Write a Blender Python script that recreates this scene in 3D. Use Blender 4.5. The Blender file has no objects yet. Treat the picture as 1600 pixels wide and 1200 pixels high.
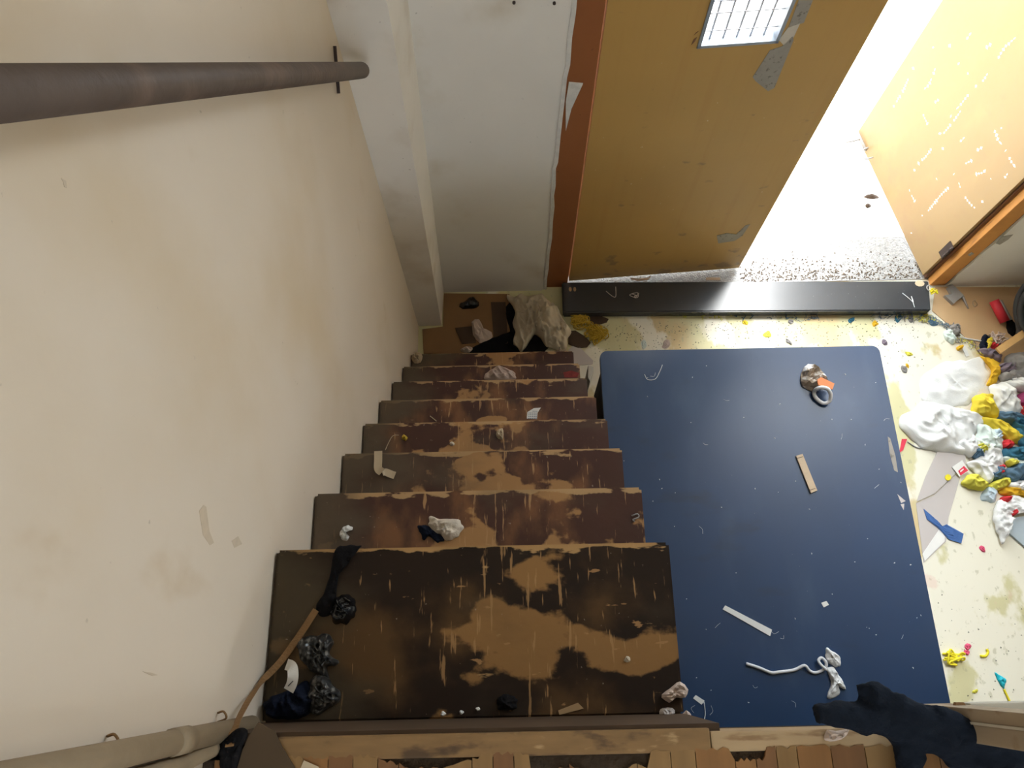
import bpy, bmesh, math, random
from mathutils import Vector, Matrix, noise

scene = bpy.context.scene
COL = scene.collection
random.seed(7)

# ------------------------------------------------------------------ camera, sky, exposure
CZ = 3.765
FW = Vector((0.00330209, 0.34583458, -0.93828969)).normalized()
DN = Vector((-0.01989488, -0.93808637, -0.34582966))
RT = Vector((0.99979662, -0.01980912, -0.00378269)).normalized()
UP = RT.cross(FW).normalized()
FPX = 1201.3
cam_d = bpy.data.cameras.new('camera')
cam = bpy.data.objects.new('camera', cam_d)
COL.objects.link(cam)
cam.matrix_world = Matrix(((RT.x, UP.x, -FW.x, 0), (RT.y, UP.y, -FW.y, 0), (RT.z, UP.z, -FW.z, CZ), (0, 0, 0, 1)))
cam_d.sensor_fit = 'HORIZONTAL'
cam_d.sensor_width = 36.0
cam_d.lens = 36.0 * FPX / 1600.0
cam_d.clip_start = 0.02
scene.camera = cam

world = bpy.data.worlds.new('overcast_sky')
scene.world = world
world.use_nodes = True
bg = world.node_tree.nodes['Background']
bg.inputs[0].default_value = (0.80, 0.91, 1.0, 1)
bg.inputs[1].default_value = 15.5

scene.view_settings.view_transform = 'Standard'
scene.view_settings.look = 'None'
scene.view_settings.exposure = 0.0
scene.view_settings.gamma = 1.0
scene.view_settings.use_curve_mapping = False
scene.cycles.max_bounces = 10
scene.cycles.diffuse_bounces = 7
scene.cycles.use_denoising = True
scene.cycles.sample_clamp_indirect = 12


def portal(name, loc, rot, sx, sy):
    l = bpy.data.lights.new(name, 'AREA')
    l.shape = 'RECTANGLE'
    l.size, l.size_y = sx, sy
    l.cycles.is_portal = True
    o = bpy.data.objects.new(name, l)
    o.location = loc
    o.rotation_euler = rot
    COL.objects.link(o)


# hazy sun standing high over the yard
sun_d = bpy.data.lights.new('hazy_sun', 'SUN')
sun_d.energy = 5.0
sun_d.angle = math.radians(22)
sun_d.color = (1.0, 0.96, 0.90)
sun = bpy.data.objects.new('hazy_sun', sun_d)
COL.objects.link(sun)
sun.rotation_euler = Vector((0.18, 0.44, 0.88)).to_track_quat('Z', 'Y').to_euler()

# daylight comes in by the double door and by two unseen high windows added for light
portal('door_portal', (1.78, 2.08, 1.02), (-math.pi / 2, 0, 0), 1.05, 2.04)
portal('upper_window_portal', (1.0, -3.36, 4.9), (math.pi / 2, 0, 0), 2.6, 0.8)
portal('high_window_portal', (2.5, 2.1, 3.45), (-math.pi / 2, 0, 0), 1.6, 1.3)


# ------------------------------------------------------------------ measuring helper: pixel of the frame -> point on a real plane
def at(x, y, z=None, X=None, Y=None):
    d = FW * FPX + DN * (y - 600) + RT * (x - 800)
    if z is not None:
        t = (z - CZ) / d.z
    elif X is not None:
        t = X / d.x
    else:
        t = Y / d.y
    return Vector((0, 0, CZ)) + d * t


# ------------------------------------------------------------------ materials
MATS = {}


def link(nt, a, b):
    nt.links.new(a, b)


def math_node(nt, op, a, b=None, clamp=False):
    n = nt.nodes.new('ShaderNodeMath')
    n.operation = op
    n.use_clamp = clamp
    for i, v in enumerate((a, b)):
        if v is None:
            continue
        if isinstance(v, (int, float)):
            n.inputs[i].default_value = v
        else:
            nt.links.new(v, n.inputs[i])
    return n.outputs[0]


def material(name, col, rough=0.8, var=0.12, vscale=6.0, layers=(), bump=0.0, bscale=40.0, spec=0.3, coat=0.0,
             metallic=0.0, alpha=1.0, rnd=False, transmission=0.0):
    """Principled surface: base colour with soft variation, then noise-masked layers.
    layer = dict(col, scale=(x,y,z) or number, lo, hi, amt, bias=[(axis, centre, halfwidth, amount)], seed, detail)"""
    if name in MATS:
        return MATS[name]
    m = bpy.data.materials.new(name)
    m.use_nodes = True
    nt = m.node_tree
    b = nt.nodes['Principled BSDF']
    tc = nt.nodes.new('ShaderNodeTexCoord')
    vec = tc.outputs['Object']
    if rnd:
        oi = nt.nodes.new('ShaderNodeObjectInfo')
        cmb = nt.nodes.new('ShaderNodeCombineXYZ')
        k = math_node(nt, 'MULTIPLY', oi.outputs['Random'], 37.0)
        for i in range(3):
            nt.links.new(k, cmb.inputs[i])
        add = nt.nodes.new('ShaderNodeVectorMath')
        add.operation = 'ADD'
        nt.links.new(vec, add.inputs[0])
        nt.links.new(cmb.outputs[0], add.inputs[1])
        nvec = add.outputs[0]
    else:
        nvec = vec
    sep = nt.nodes.new('ShaderNodeSeparateXYZ')
    nt.links.new(vec, sep.inputs[0])

    def noise_fac(scale, seed=0.0, detail=4.0):
        mp = nt.nodes.new('ShaderNodeMapping')
        nt.links.new(nvec, mp.inputs[0])
        s = scale if isinstance(scale, (tuple, list)) else (scale,) * 3
        mp.inputs['Scale'].default_value = s
        mp.inputs['Location'].default_value = (seed * 3.1, seed * 1.7, seed * 2.3)
        n = nt.nodes.new('ShaderNodeTexNoise')
        n.inputs['Scale'].default_value = 1.0
        n.inputs['Detail'].default_value = detail
        nt.links.new(mp.outputs[0], n.inputs[0])
        return n.outputs[0]

    def mix(fac, a, bcol):
        mx = nt.nodes.new('ShaderNodeMix')
        mx.data_type = 'RGBA'
        if isinstance(fac, (int, float)):
            mx.inputs[0].default_value = fac
        else:
            nt.links.new(fac, mx.inputs[0])
        for i, v in ((6, a), (7, bcol)):
            if isinstance(v, tuple):
                mx.inputs[i].default_value = (*v, 1)
            else:
                nt.links.new(v, mx.inputs[i])
        return mx.outputs[2]

    dark = tuple(c * (1 - 2 * var) for c in col)
    lite = tuple(min(1, c * (1 + 0.6 * var)) for c in col)
    cur = mix(noise_fac(vscale, 0.4), dark, lite)
    for L in layers:
        f = noise_fac(L.get('scale', 5), L.get('seed', 1.0), L.get('detail', 5.0))
        for (ax, c, w, a) in L.get('bias', ()):
            d = math_node(nt, 'ABSOLUTE', math_node(nt, 'SUBTRACT', sep.outputs['xyz'.index(ax)], c))
            t = math_node(nt, 'SUBTRACT', 1.0, math_node(nt, 'DIVIDE', d, w), clamp=True)
            f = math_node(nt, 'ADD', f, math_node(nt, 'MULTIPLY', t, a))
        mr = nt.nodes.new('ShaderNodeMapRange')
        mr.interpolation_type = 'SMOOTHSTEP'
        nt.links.new(f, mr.inputs[0])
        mr.inputs[1].default_value = L['lo']
        mr.inputs[2].default_value = L['hi']
        mr.inputs[3].default_value = 0.0
        mr.inputs[4].default_value = L.get('amt', 1.0)
        cur = mix(mr.outputs[0], cur, L['col'])
    nt.links.new(cur, b.inputs['Base Color'])
    b.inputs['Roughness'].default_value = rough
    b.inputs['Specular IOR Level'].default_value = spec
    b.inputs['Coat Weight'].default_value = coat
    b.inputs['Metallic'].default_value = metallic
    b.inputs['Alpha'].default_value = alpha
    b.inputs['Transmission Weight'].default_value = transmission
    if bump > 0:
        bp = nt.nodes.new('ShaderNodeBump')
        bp.inputs['Strength'].default_value = bump
        bp.inputs['Distance'].default_value = 0.01
        nt.links.new(noise_fac(bscale, 5.0, 6.0), bp.inputs['Height'])
        nt.links.new(bp.outputs[0], b.inputs['Normal'])
    MATS[name] = m
    return m


def cloth(name, col, var=0.15):
    return material(name, col, rough=0.9, var=var, vscale=30, bump=0.25, bscale=260, spec=0.15)


M_wall = material('limewashed_plaster', (0.74, 0.645, 0.535), 0.9, 0.05, 1.2, bump=0.25, bscale=9, spec=0.15, layers=[
    dict(col=(0.60, 0.46, 0.28), scale=(1.0, 1.8, 1.3), lo=0.52, hi=0.86, amt=0.62, seed=2, bias=[('y', 0.8, 0.8, 0.10), ('z', 1.9, 0.9, 0.08)]),
    dict(col=(0.52, 0.38, 0.22), scale=(2, 5, 3), lo=0.64, hi=0.80, amt=0.5, seed=7),
    dict(col=(0.30, 0.24, 0.18), scale=45, lo=0.72, hi=0.78, amt=0.45, seed=4)])
M_greywall = material('grey_white_plaster', (0.80, 0.76, 0.71), 0.9, 0.06, 3, bump=0.2, bscale=14, spec=0.15, layers=[
    dict(col=(0.50, 0.40, 0.26), scale=(3, 3, 2.5), lo=0.55, hi=0.78, amt=0.5, seed=3),
    dict(col=(0.25, 0.23, 0.21), scale=60, lo=0.71, hi=0.77, amt=0.6, seed=6)])
M_pillar = material('pillar_plaster', (0.82, 0.77, 0.71), 0.9, 0.05, 4, bump=0.25, bscale=18, spec=0.15, layers=[
    dict(col=(0.22, 0.18, 0.15), scale=70, lo=0.71, hi=0.76, amt=0.6, seed=2),
    dict(col=(0.55, 0.46, 0.36), scale=4, lo=0.5, hi=0.75, amt=0.5, seed=9)])
M_edge = material('chipped_plaster_edge', (0.72, 0.70, 0.66), 0.9, 0.15, 25, bump=0.6, bscale=40)
M_rust = material('orange_brown_frame_paint', (0.30, 0.105, 0.035), 0.6, 0.08, 6, bump=0.15, bscale=20, layers=[
    dict(col=(0.12, 0.05, 0.02), scale=50, lo=0.70, hi=0.76, amt=0.7, seed=3)])
M_leaf = material('ochre_door_paint', (0.50, 0.295, 0.085), 0.5, 0.08, (2.5), bump=0.12, bscale=12, spec=0.4, layers=[
    dict(col=(0.40, 0.20, 0.05), scale=(30, 30, 1.0), lo=0.5, hi=0.8, amt=0.3, seed=3),
    dict(col=(0.20, 0.13, 0.07), scale=(9, 9, 14), lo=0.66, hi=0.74, amt=0.6, seed=6, bias=[('z', 0.0, 0.4, 0.10)]),
    dict(col=(0.70, 0.60, 0.45), scale=60, lo=0.74, hi=0.78, amt=0.7, seed=8)])
M_leafin = material('yellow_door_varnish', (0.38, 0.255, 0.125), 0.4, 0.05, 3.0, bump=0.1, bscale=10, spec=0.4, layers=[
    dict(col=(0.50, 0.35, 0.15), scale=(5, 5, 2), lo=0.5, hi=0.8, amt=0.4, seed=3),
    dict(col=(0.35, 0.22, 0.12), scale=12, lo=0.6, hi=0.78, amt=0.5, seed=5, bias=[('z', 0.05, 0.3, 0.12)])])
M_frame = material('orange_frame_wood', (0.66, 0.30, 0.08), 0.5, 0.1, (20), layers=[
    dict(col=(0.25, 0.10, 0.04), scale=(30, 30, 4), lo=0.62, hi=0.75, amt=0.6, seed=3)])
M_framedark = material('dark_rebate_wood', (0.17, 0.075, 0.04), 0.45, 0.15, 20)
M_flake = material('white_paint_flake', (0.90, 0.88, 0.82), 0.7, 0.03)
M_scrape = material('scraped_tape_residue', (0.36, 0.33, 0.29), 0.9, 0.12, 20, layers=[
    dict(col=(0.15, 0.13, 0.11), scale=60, lo=0.58, hi=0.70, amt=0.8, seed=2)])
M_steelblue = material('grey_window_steel', (0.32, 0.36, 0.42), 0.4, 0.1, 20, metallic=0.3)
M_whitebar = material('white_window_bar', (0.55, 0.55, 0.58), 0.5, 0.1, 30)
M_pipe = material('rusty_rail_pipe', (0.115, 0.082, 0.065), 0.55, 0.2, 12, bump=0.2, bscale=60, spec=0.4, layers=[
    dict(col=(0.22, 0.14, 0.10), scale=8, lo=0.5, hi=0.75, amt=0.5, seed=2)])
M_rustiron = material('dark_rusty_iron', (0.06, 0.04, 0.035), 0.7, 0.2, 30)
M_conduit = material('dusty_conduit_pvc', (0.31, 0.235, 0.15), 0.7, 0.15, 12, bump=0.2, bscale=50)

_tread_layers = [
    dict(col=(0.26, 0.115, 0.045), scale=(9, 5, 5), lo=0.56, hi=0.74, amt=0.75, seed=13, detail=7, bias=[('x', 0.03, 0.36, 0.12)]),
    dict(col=(0.44, 0.235, 0.09), scale=(6.0, 8.0, 5), lo=0.64, hi=0.675, amt=0.92, seed=3, detail=12,
         bias=[('x', 0.04, 0.27, 0.12), ('y', -0.14, 0.10, 0.10)]),
    dict(col=(0.50, 0.29, 0.13), scale=(110, 12, 5), lo=0.66, hi=0.71, amt=0.75, seed=8, detail=4,
         bias=[('x', 0.03, 0.26, 0.06)]),
    dict(col=(0.50, 0.32, 0.155), scale=(14, 40, 2), lo=0.70, hi=0.76, amt=0.92, seed=5, detail=8, bias=[('y', 0.004, 0.030, 0.36)]),
    dict(col=(0.10, 0.074, 0.046), scale=(3, 6, 5), lo=0.52, hi=0.82, amt=0.85, seed=6, bias=[('x', -0.45, 0.30, 0.45)]),
    dict(col=(0.36, 0.29, 0.22), scale=90, lo=0.70, hi=0.75, amt=0.6, seed=11)]
M_tread = material('worn_varnished_tread', (0.070, 0.023, 0.015), 0.40, 0.15, 8, layers=_tread_layers, bump=0.12, bscale=30, spec=0.45, rnd=True)
M_tread_top = material('dark_worn_top_tread', (0.021, 0.011, 0.006), 0.62, 0.15, 8, layers=[
    dict(col=(0.12, 0.062, 0.022), scale=(4.0, 4, 5), lo=0.58, hi=0.76, amt=0.8, seed=13, detail=7, bias=[('x', 0.14, 0.26, 0.16), ('y', -0.17, 0.16, 0.08)]),
    dict(col=(0.31, 0.165, 0.058), scale=(6.0, 8, 5), lo=0.70, hi=0.745, amt=0.9, seed=3, detail=12,
         bias=[('x', 0.12, 0.26, 0.17), ('y', -0.19, 0.12, 0.10)]),
    dict(col=(0.42, 0.24, 0.10), scale=(110, 12, 5), lo=0.66, hi=0.71, amt=0.7, seed=8, detail=4, bias=[('x', 0.12, 0.25, 0.07)]),
    dict(col=(0.46, 0.28, 0.12), scale=(14, 40, 2), lo=0.70, hi=0.76, amt=0.92, seed=5, detail=8, bias=[('y', 0.002, 0.026, 0.36)]),
    dict(col=(0.40, 0.22, 0.09), scale=(20, 60, 5), lo=0.69, hi=0.72, amt=0.8, seed=21, detail=6),
    dict(col=(0.075, 0.055, 0.032), scale=(3, 6, 5), lo=0.50, hi=0.80, amt=0.8, seed=6, bias=[('x', -0.45, 0.3, 0.35)]),
    dict(col=(0.36, 0.29, 0.22), scale=90, lo=0.71, hi=0.75, amt=0.6, seed=11)], bump=0.12, bscale=30, spec=0.22)
M_riser = material('dark_riser_board', (0.085, 0.052, 0.03), 0.7, 0.2, 10)
M_nosing = material('bare_nosing_wood', (0.25, 0.145, 0.06), 0.7, 0.2, (14, 60, 20), layers=[
    dict(col=(0.06, 0.035, 0.02), scale=(12, 30, 20), lo=0.55, hi=0.68, amt=0.85, seed=3),
    dict(col=(0.45, 0.30, 0.15), scale=(20, 60, 20), lo=0.62, hi=0.75, amt=0.7, seed=5)])
M_edgebeam = material('pale_edge_beam', (0.42, 0.29, 0.16), 0.7, 0.12, (10, 60, 20), layers=[
    dict(col=(0.20, 0.11, 0.05), scale=(8, 40, 20), lo=0.60, hi=0.7, amt=0.8, seed=4)])
M_substrate = material('rotten_chipboard', (0.055, 0.036, 0.022), 0.95, 0.3, 60, bump=0.8, bscale=90)
M_plankA = material('landing_plank_honey', (0.27, 0.13, 0.045), 0.55, 0.18, (45, 3, 3), spec=0.3)
M_plankB = material('landing_plank_red', (0.20, 0.095, 0.038), 0.55, 0.18, (45, 3, 3), spec=0.3)
M_plankC = material('landing_plank_tan', (0.27, 0.155, 0.06), 0.55, 0.18, (45, 3, 3), spec=0.3)
M_ply = material('brown_hardboard', (0.085, 0.055, 0.03), 0.8, 0.15, 8)

M_table = material('navy_black_laminate', (0.010, 0.040, 0.110), 0.36, 0.10, 5, spec=0.6, bump=0.02, bscale=12, layers=[
    dict(col=(0.05, 0.09, 0.16), scale=(6, 2.2, 3), lo=0.52, hi=0.80, amt=0.5, seed=3),
    dict(col=(0.014, 0.018, 0.028), scale=(3, 7, 3), lo=0.60, hi=0.78, amt=0.6, seed=8),
    dict(col=(0.30, 0.33, 0.38), scale=110, lo=0.735, hi=0.765, amt=0.7, seed=5)])
M_tableleg = material('black_table_frame', (0.018, 0.018, 0.02), 0.6, 0.1)
M_boardblack = material('black_painted_plank', (0.045, 0.049, 0.055), 0.27, 0.12, 6, spec=0.5, layers=[
    dict(col=(0.16, 0.17, 0.18), scale=90, lo=0.70, hi=0.75, amt=0.5, seed=5)])
M_floor = material('yellow_green_vinyl', (0.64, 0.60, 0.35), 0.55, 0.08, 4, spec=0.35, layers=[
    dict(col=(0.62, 0.46, 0.24), scale=(2.0, 1.2, 1), lo=0.50, hi=0.60, amt=0.8, seed=2, bias=[('x', 1.68, 0.22, 0.16)]),
    dict(col=(0.80, 0.765, 0.65), scale=(5, 3.2, 1), lo=0.52, hi=0.58, amt=0.92, seed=7, detail=9, bias=[('x', 2.3, 0.62, 0.20)]),
    dict(col=(0.42, 0.40, 0.26), scale=(34, 22, 1), lo=0.62, hi=0.70, amt=0.5, seed=4),
    dict(col=(0.70, 0.42, 0.36), scale=(7, 7, 1), lo=0.66, hi=0.74, amt=0.35, seed=5),
    dict(col=(0.20, 0.16, 0.08), scale=95, lo=0.71, hi=0.76, amt=0.6, seed=9)])
M_concrete = material('bare_concrete', (0.40, 0.38, 0.36), 0.9, 0.15, 6, bump=0.4, bscale=50)
M_sill = material('gritty_black_sill', (0.46, 0.45, 0.44), 0.9, 0.3, 60, bump=0.8, bscale=120)
M_outside = material('sunlit_yard_concrete', (0.55, 0.54, 0.52), 0.9, 0.1, 3, bump=0.3, bscale=20)
M_ceiling = material('ceiling_paint', (0.72, 0.68, 0.60), 0.9, 0.05)
M_backwall = material('cream_wall_paint', (0.72, 0.64, 0.52), 0.9, 0.06, 2)
M_brownboard = material('tan_hardboard', (0.60, 0.40, 0.22), 0.55, 0.1, 3, layers=[
    dict(col=(0.42, 0.27, 0.14), scale=3, lo=0.5, hi=0.7, amt=0.5, seed=2)])
M_card = material('brown_cardboard', (0.27, 0.15, 0.07), 0.85, 0.12, 8)
M_card2 = material('tan_cardboard', (0.42, 0.27, 0.14), 0.85, 0.1, 10)
M_darkcard = material('dark_leather_brown', (0.07, 0.042, 0.025), 0.7, 0.15, 12)
M_paper = material('white_paper', (0.80, 0.79, 0.76), 0.8, 0.05, 10)
M_paperpink = material('pinkish_tissue', (0.62, 0.50, 0.43), 0.85, 0.12, 40)
M_kraft = material('grey_packing_paper', (0.56, 0.51, 0.49), 0.85, 0.05, 5)
M_tape = material('masking_tape_cream', (0.55, 0.44, 0.30), 0.7, 0.08, 20)
M_stick = material('pale_stick_wood', (0.60, 0.46, 0.32), 0.7, 0.1, (20, 60, 20))
M_lath = material('orange_lath_wood', (0.72, 0.44, 0.18), 0.6, 0.1, (30, 30, 30))
M_postwood = material('weathered_post_wood', (0.40, 0.32, 0.23), 0.8, 0.2, (30, 30, 4), layers=[
    dict(col=(0.22, 0.14, 0.08), scale=14, lo=0.60, hi=0.72, amt=0.7, seed=4)])
M_palewood = material('pale_grey_rail_wood', (0.52, 0.48, 0.40), 0.8, 0.1, (4, 60, 40))
M_bundle = material('crumpled_brown_film', (0.50, 0.40, 0.30), 0.35, 0.3, 30, spec=0.5, layers=[
    dict(col=(0.75, 0.72, 0.68), scale=25, lo=0.5, hi=0.65, amt=0.8, seed=2)])
M_ring = material('white_cord_loop', (0.72, 0.72, 0.74), 0.6, 0.08, 30)
M_orange = material('orange_plastic', (0.80, 0.25, 0.08), 0.45, 0.05)
M_print = material('blue_grey_print', (0.20, 0.25, 0.34), 0.7, 0.1, 200)
M_redprint = material('red_print', (0.72, 0.05, 0.09), 0.7, 0.05)
M_ink = material('dark_pen_mark', (0.05, 0.05, 0.06), 0.8, 0.05)
M_chalk = material('white_lint', (0.78, 0.80, 0.82), 0.9, 0.05)
M_strap = material('brown_webbing', (0.26, 0.145, 0.06), 0.75, 0.12, 30, bump=0.3, bscale=200)
M_film = material('grey_black_film', (0.03, 0.03, 0.03), 0.3, 0.2, 20, spec=0.6, layers=[
    dict(col=(0.26, 0.25, 0.23), scale=(130, 22, 60), lo=0.53, hi=0.66, amt=0.85, seed=2)])
M_blackbag = material('glossy_black_film', (0.008, 0.008, 0.009), 0.25, 0.1, 10, spec=0.5)
C_black = cloth('black_cloth', (0.009, 0.008, 0.009))
C_navyblk = cloth('navy_black_knit', (0.008, 0.012, 0.021))
C_navy = cloth('dark_navy_cloth', (0.010, 0.014, 0.030))
C_cream = material('cream_cotton', (0.68, 0.59, 0.45), 0.9, 0.1, 14, bump=0.2, bscale=200, spec=0.1, layers=[
    dict(col=(0.16, 0.12, 0.08), scale=9, lo=0.66, hi=0.74, amt=0.8, seed=3)])
C_white = cloth('white_cotton', (0.80, 0.80, 0.79), 0.05)
C_offwhite = cloth('off_white_linen', (0.70, 0.62, 0.52), 0.08)
C_pink = cloth('pinkish_white_cloth', (0.62, 0.50, 0.45), 0.08)
C_yellow = cloth('bright_yellow_cloth', (0.78, 0.60, 0.06), 0.12)
C_amber = cloth('amber_yellow_cloth', (0.82, 0.50, 0.04), 0.1)
C_lemon = cloth('lemon_cloth', (0.74, 0.68, 0.10), 0.12)
C_red = cloth('bright_red_cloth', (0.72, 0.05, 0.06), 0.1)
C_maroon = cloth('maroon_print_cloth', (0.36, 0.06, 0.16), 0.3)
C_teal = cloth('teal_blue_cloth', (0.06, 0.20, 0.30), 0.3)
C_blue = cloth('mid_blue_cloth', (0.075, 0.16, 0.40), 0.1)
C_denim = cloth('slate_blue_cloth', (0.11, 0.19, 0.27), 0.15)
C_grey = cloth('grey_cloth', (0.32, 0.30, 0.29), 0.25)
C_mint = cloth('pale_mint_cloth', (0.66, 0.74, 0.70), 0.08)
C_purple = cloth('purple_grey_cloth', (0.25, 0.20, 0.25), 0.2)
C_paleblue = cloth('pale_blue_cloth', (0.60, 0.72, 0.80), 0.05)
M_yellowyarn = material('mustard_yarn', (0.62, 0.42, 0.05), 0.9, 0.2, 60)
M_yellowrub = material('yellow_elastic', (0.85, 0.72, 0.03), 0.6, 0.08, 30)
M_tealpl = material('turquoise_foil', (0.02, 0.50, 0.62), 0.4, 0.1, 30)
M_pinkpl = material('pink_rubber', (0.72, 0.10, 0.20), 0.6, 0.1)
M_hose = material('black_rubber_hose', (0.05, 0.052, 0.055), 0.5, 0.15, 30, spec=0.4)
M_redpl = material('red_metal_paint', (0.66, 0.04, 0.06), 0.45, 0.08)
M_metal = material('dull_grey_metal', (0.38, 0.37, 0.37), 0.5, 0.12, 20, metallic=0.2)
M_slate = material('blue_grey_board', (0.46, 0.54, 0.60), 0.7, 0.05)
M_stone = material('pale_crumb', (0.66, 0.58, 0.46), 0.9, 0.1, 40)


# ------------------------------------------------------------------ object helpers
def tag(o, label=None, cat=None, group=None, kind=None):
    if label:
        o['label'] = label
    if cat:
        o['category'] = cat
    if group:
        o['group'] = group
    if kind:
        o['kind'] = kind
    return o


def mesh_obj(name, verts, faces, mat, parent=None, loc=(0, 0, 0), smooth=False):
    me = bpy.data.meshes.new(name)
    me.from_pydata([tuple(v) for v in verts], [], faces)
    me.update()
    bm = bmesh.new()
    bm.from_mesh(me)
    bmesh.ops.recalc_face_normals(bm, faces=bm.faces)
    bm.to_mesh(me)
    bm.free()
    me.materials.append(mat)
    if smooth:
        me.polygons.foreach_set('use_smooth', [True] * len(me.polygons))
    o = bpy.data.objects.new(name, me)
    COL.objects.link(o)
    o.location = loc
    if parent:
        o.parent = parent
    return o


def empty(name, loc=(0, 0, 0), rz=0.0):
    o = bpy.data.objects.new(name, None)
    COL.objects.link(o)
    o.location = loc
    o.rotation_euler = (0, 0, rz)
    o.empty_display_size = 0.05
    return o


def box_geo(x0, x1, y0, y1, z0, z1):
    v = [(x, y, z) for z in (z0, z1) for y in (y0, y1) for x in (x0, x1)]
    f = [(0, 1, 3, 2), (4, 6, 7, 5), (0, 4, 5, 1), (2, 3, 7, 6), (0, 2, 6, 4), (1, 5, 7, 3)]
    return v, f


def box(name, x0, x1, y0, y1, z0, z1, mat, parent=None, bevel=0.0, loc=(0, 0, 0)):
    v, f = box_geo(x0, x1, y0, y1, z0, z1)
    o = mesh_obj(name, v, f, mat, parent, loc)
    if bevel > 0:
        bm = bmesh.new()
        bm.from_mesh(o.data)
        bmesh.ops.bevel(bm, geom=bm.edges[:], offset=bevel, segments=2, affect='EDGES', profile=0.6)
        bm.to_mesh(o.data)
        bm.free()
    return o


def prism_geo(pts, t):
    """pts: list of 3-D points (a flat-ish outline), extruded by vector t"""
    n = len(pts)
    t = Vector(t)
    v = [Vector(p) for p in pts] + [Vector(p) + t for p in pts]
    f = [tuple(range(n)), tuple(range(2 * n - 1, n - 1, -1))]
    f += [(i, (i + 1) % n, n + (i + 1) % n, n + i) for i in range(n)]
    return v, f


def recentre(o):
    """put the origin at the base centre of the mesh"""
    vs = [v.co.copy() for v in o.data.vertices]
    c = Vector(((min(v.x for v in vs) + max(v.x for v in vs)) / 2, (min(v.y for v in vs) + max(v.y for v in vs)) / 2, min(v.z for v in vs)))
    for v in o.data.vertices:
        v.co -= c
    o.location = o.location + c
    return o


def plate(name, px, z, mat, th=0.0015, parent=None, X=None, Y=None):
    """flat piece (paper, card, board) outlined on the plane it lies on"""
    if X is not None:
        pts = [at(x, y, X=X) for x, y in px]
        t = (th, 0, 0)
    elif Y is not None:
        pts = [at(x, y, Y=Y) for x, y in px]
        t = (0, -th, 0)
    else:
        pts = [at(x, y, z=z) for x, y in px]
        t = (0, 0, th)
    v, f = prism_geo(pts, t)
    o = mesh_obj(name, v, f, mat, parent)
    if parent is None:
        recentre(o)
    return o


def smooth_outline(pts, per=6):
    n = len(pts)
    out = []
    for i in range(n):
        p0, p1, p2, p3 = pts[i - 1], pts[i], pts[(i + 1) % n], pts[(i + 2) % n]
        for k in range(per):
            t = k / per
            out.append(0.5 * ((2 * p1) + (p2 - p0) * t + (2 * p0 - 5 * p1 + 4 * p2 - p3) * t * t + (3 * p1 - p0 - 3 * p2 + p3) * t ** 3))
    return out


def rag(name, px, z, mat, h=0.03, fold=0.02, freq=40.0, ang=0.6, seed=0, rings=16, smooth=True, per=6, parent=None, label=None,
        cat=None, group=None, pts=None, th=0.0015, lift=0.0, sharp=0.0):
    """a crumpled piece lying on a surface of height z: outline, hump h and ridged folds"""
    P = [Vector(p) for p in pts] if pts else [at(x, y, z=z) for x, y in px]
    if per > 1:
        P = smooth_outline(P, per)
    c = sum(P, Vector()) / len(P)
    n = len(P)
    size = sum((p - c).length for p in P) / n
    freq = max(freq * 2.2, 3.2 / size)
    verts, faces = [], []
    so = Vector((seed * 7.3, seed * 3.9, seed * 1.3))
    ca, sa = math.cos(ang), math.sin(ang)
    P = [c + (p - c) * (1 + 0.16 * noise.noise((p - c) * (2.6 / size) + so * 5)) for p in P]

    def hgt(p, r):
        q = p - c
        u = Vector(((q.x * ca + q.y * sa) * freq * 0.55, (q.y * ca - q.x * sa) * freq * 0.20, 0)) + so
        u += noise.noise_vector(q * freq * 0.22 + so * 2) * 0.55
        n1 = (1 - abs(noise.noise(u)) * 2.0)
        n2 = (1 - abs(noise.noise(u * 2.1 + so)) * 2.2)
        n3 = (1 - abs(noise.noise(q * freq * 0.5 + so * 4)) * 2.0)
        rid = 0.6 * max(0, n1) ** 2 + 0.25 * max(0, n2) + 0.35 * max(0, n3) ** 2
        prof = max(0.0, 1 - r ** 3.0)
        big = 0.55 + 0.9 * (noise.noise(q * freq * 0.16 + so * 3) + 0.3)
        edge = 0.30 + 0.70 * (1 - r ** 5)
        hh = h * prof * max(0.12, big) * 0.6 + fold * edge * 1.15 * rid + lift * r
        return max(0.0004, hh)

    verts.append(Vector((c.x, c.y, z + hgt(c, 0))))
    for k in range(1, rings + 1):
        r = k / rings
        for p in P:
            q = c + (p - c) * r
            q2 = Vector((q.x, q.y, 0))
            j = noise.noise_vector(Vector((q.x, q.y, 0)) * freq * 0.6 + so) * (0.10 / freq) * (1 + 2 * sharp)
            verts.append(Vector((q.x + j.x, q.y + j.y, z + hgt(Vector((q.x, q.y, c.z)), r))))
    for i in range(n):
        faces.append((0, 1 + i, 1 + (i + 1) % n))
    for k in range(rings - 1):
        a = 1 + k * n
        for i in range(n):
            faces.append((a + i, a + n + i, a + n + (i + 1) % n, a + (i + 1) % n))
    # underside rim so that the piece has thickness
    top = len(verts)
    for i in range(n):
        v = verts[1 + (rings - 1) * n + i]
        verts.append(Vector((v.x, v.y, z + 0.0002)))
    a = 1 + (rings - 1) * n
    for i in range(n):
        faces.append((a + i, top + i, top + (i + 1) % n, a + (i + 1) % n))
    faces.append(tuple(range(top + n - 1, top - 1, -1)))
    o = mesh_obj(name, verts, faces, mat, parent, smooth=smooth)
    if parent is None:
        recentre(o)
    if label:
        tag(o, label, cat or 'cloth', group)
    return o


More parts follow.
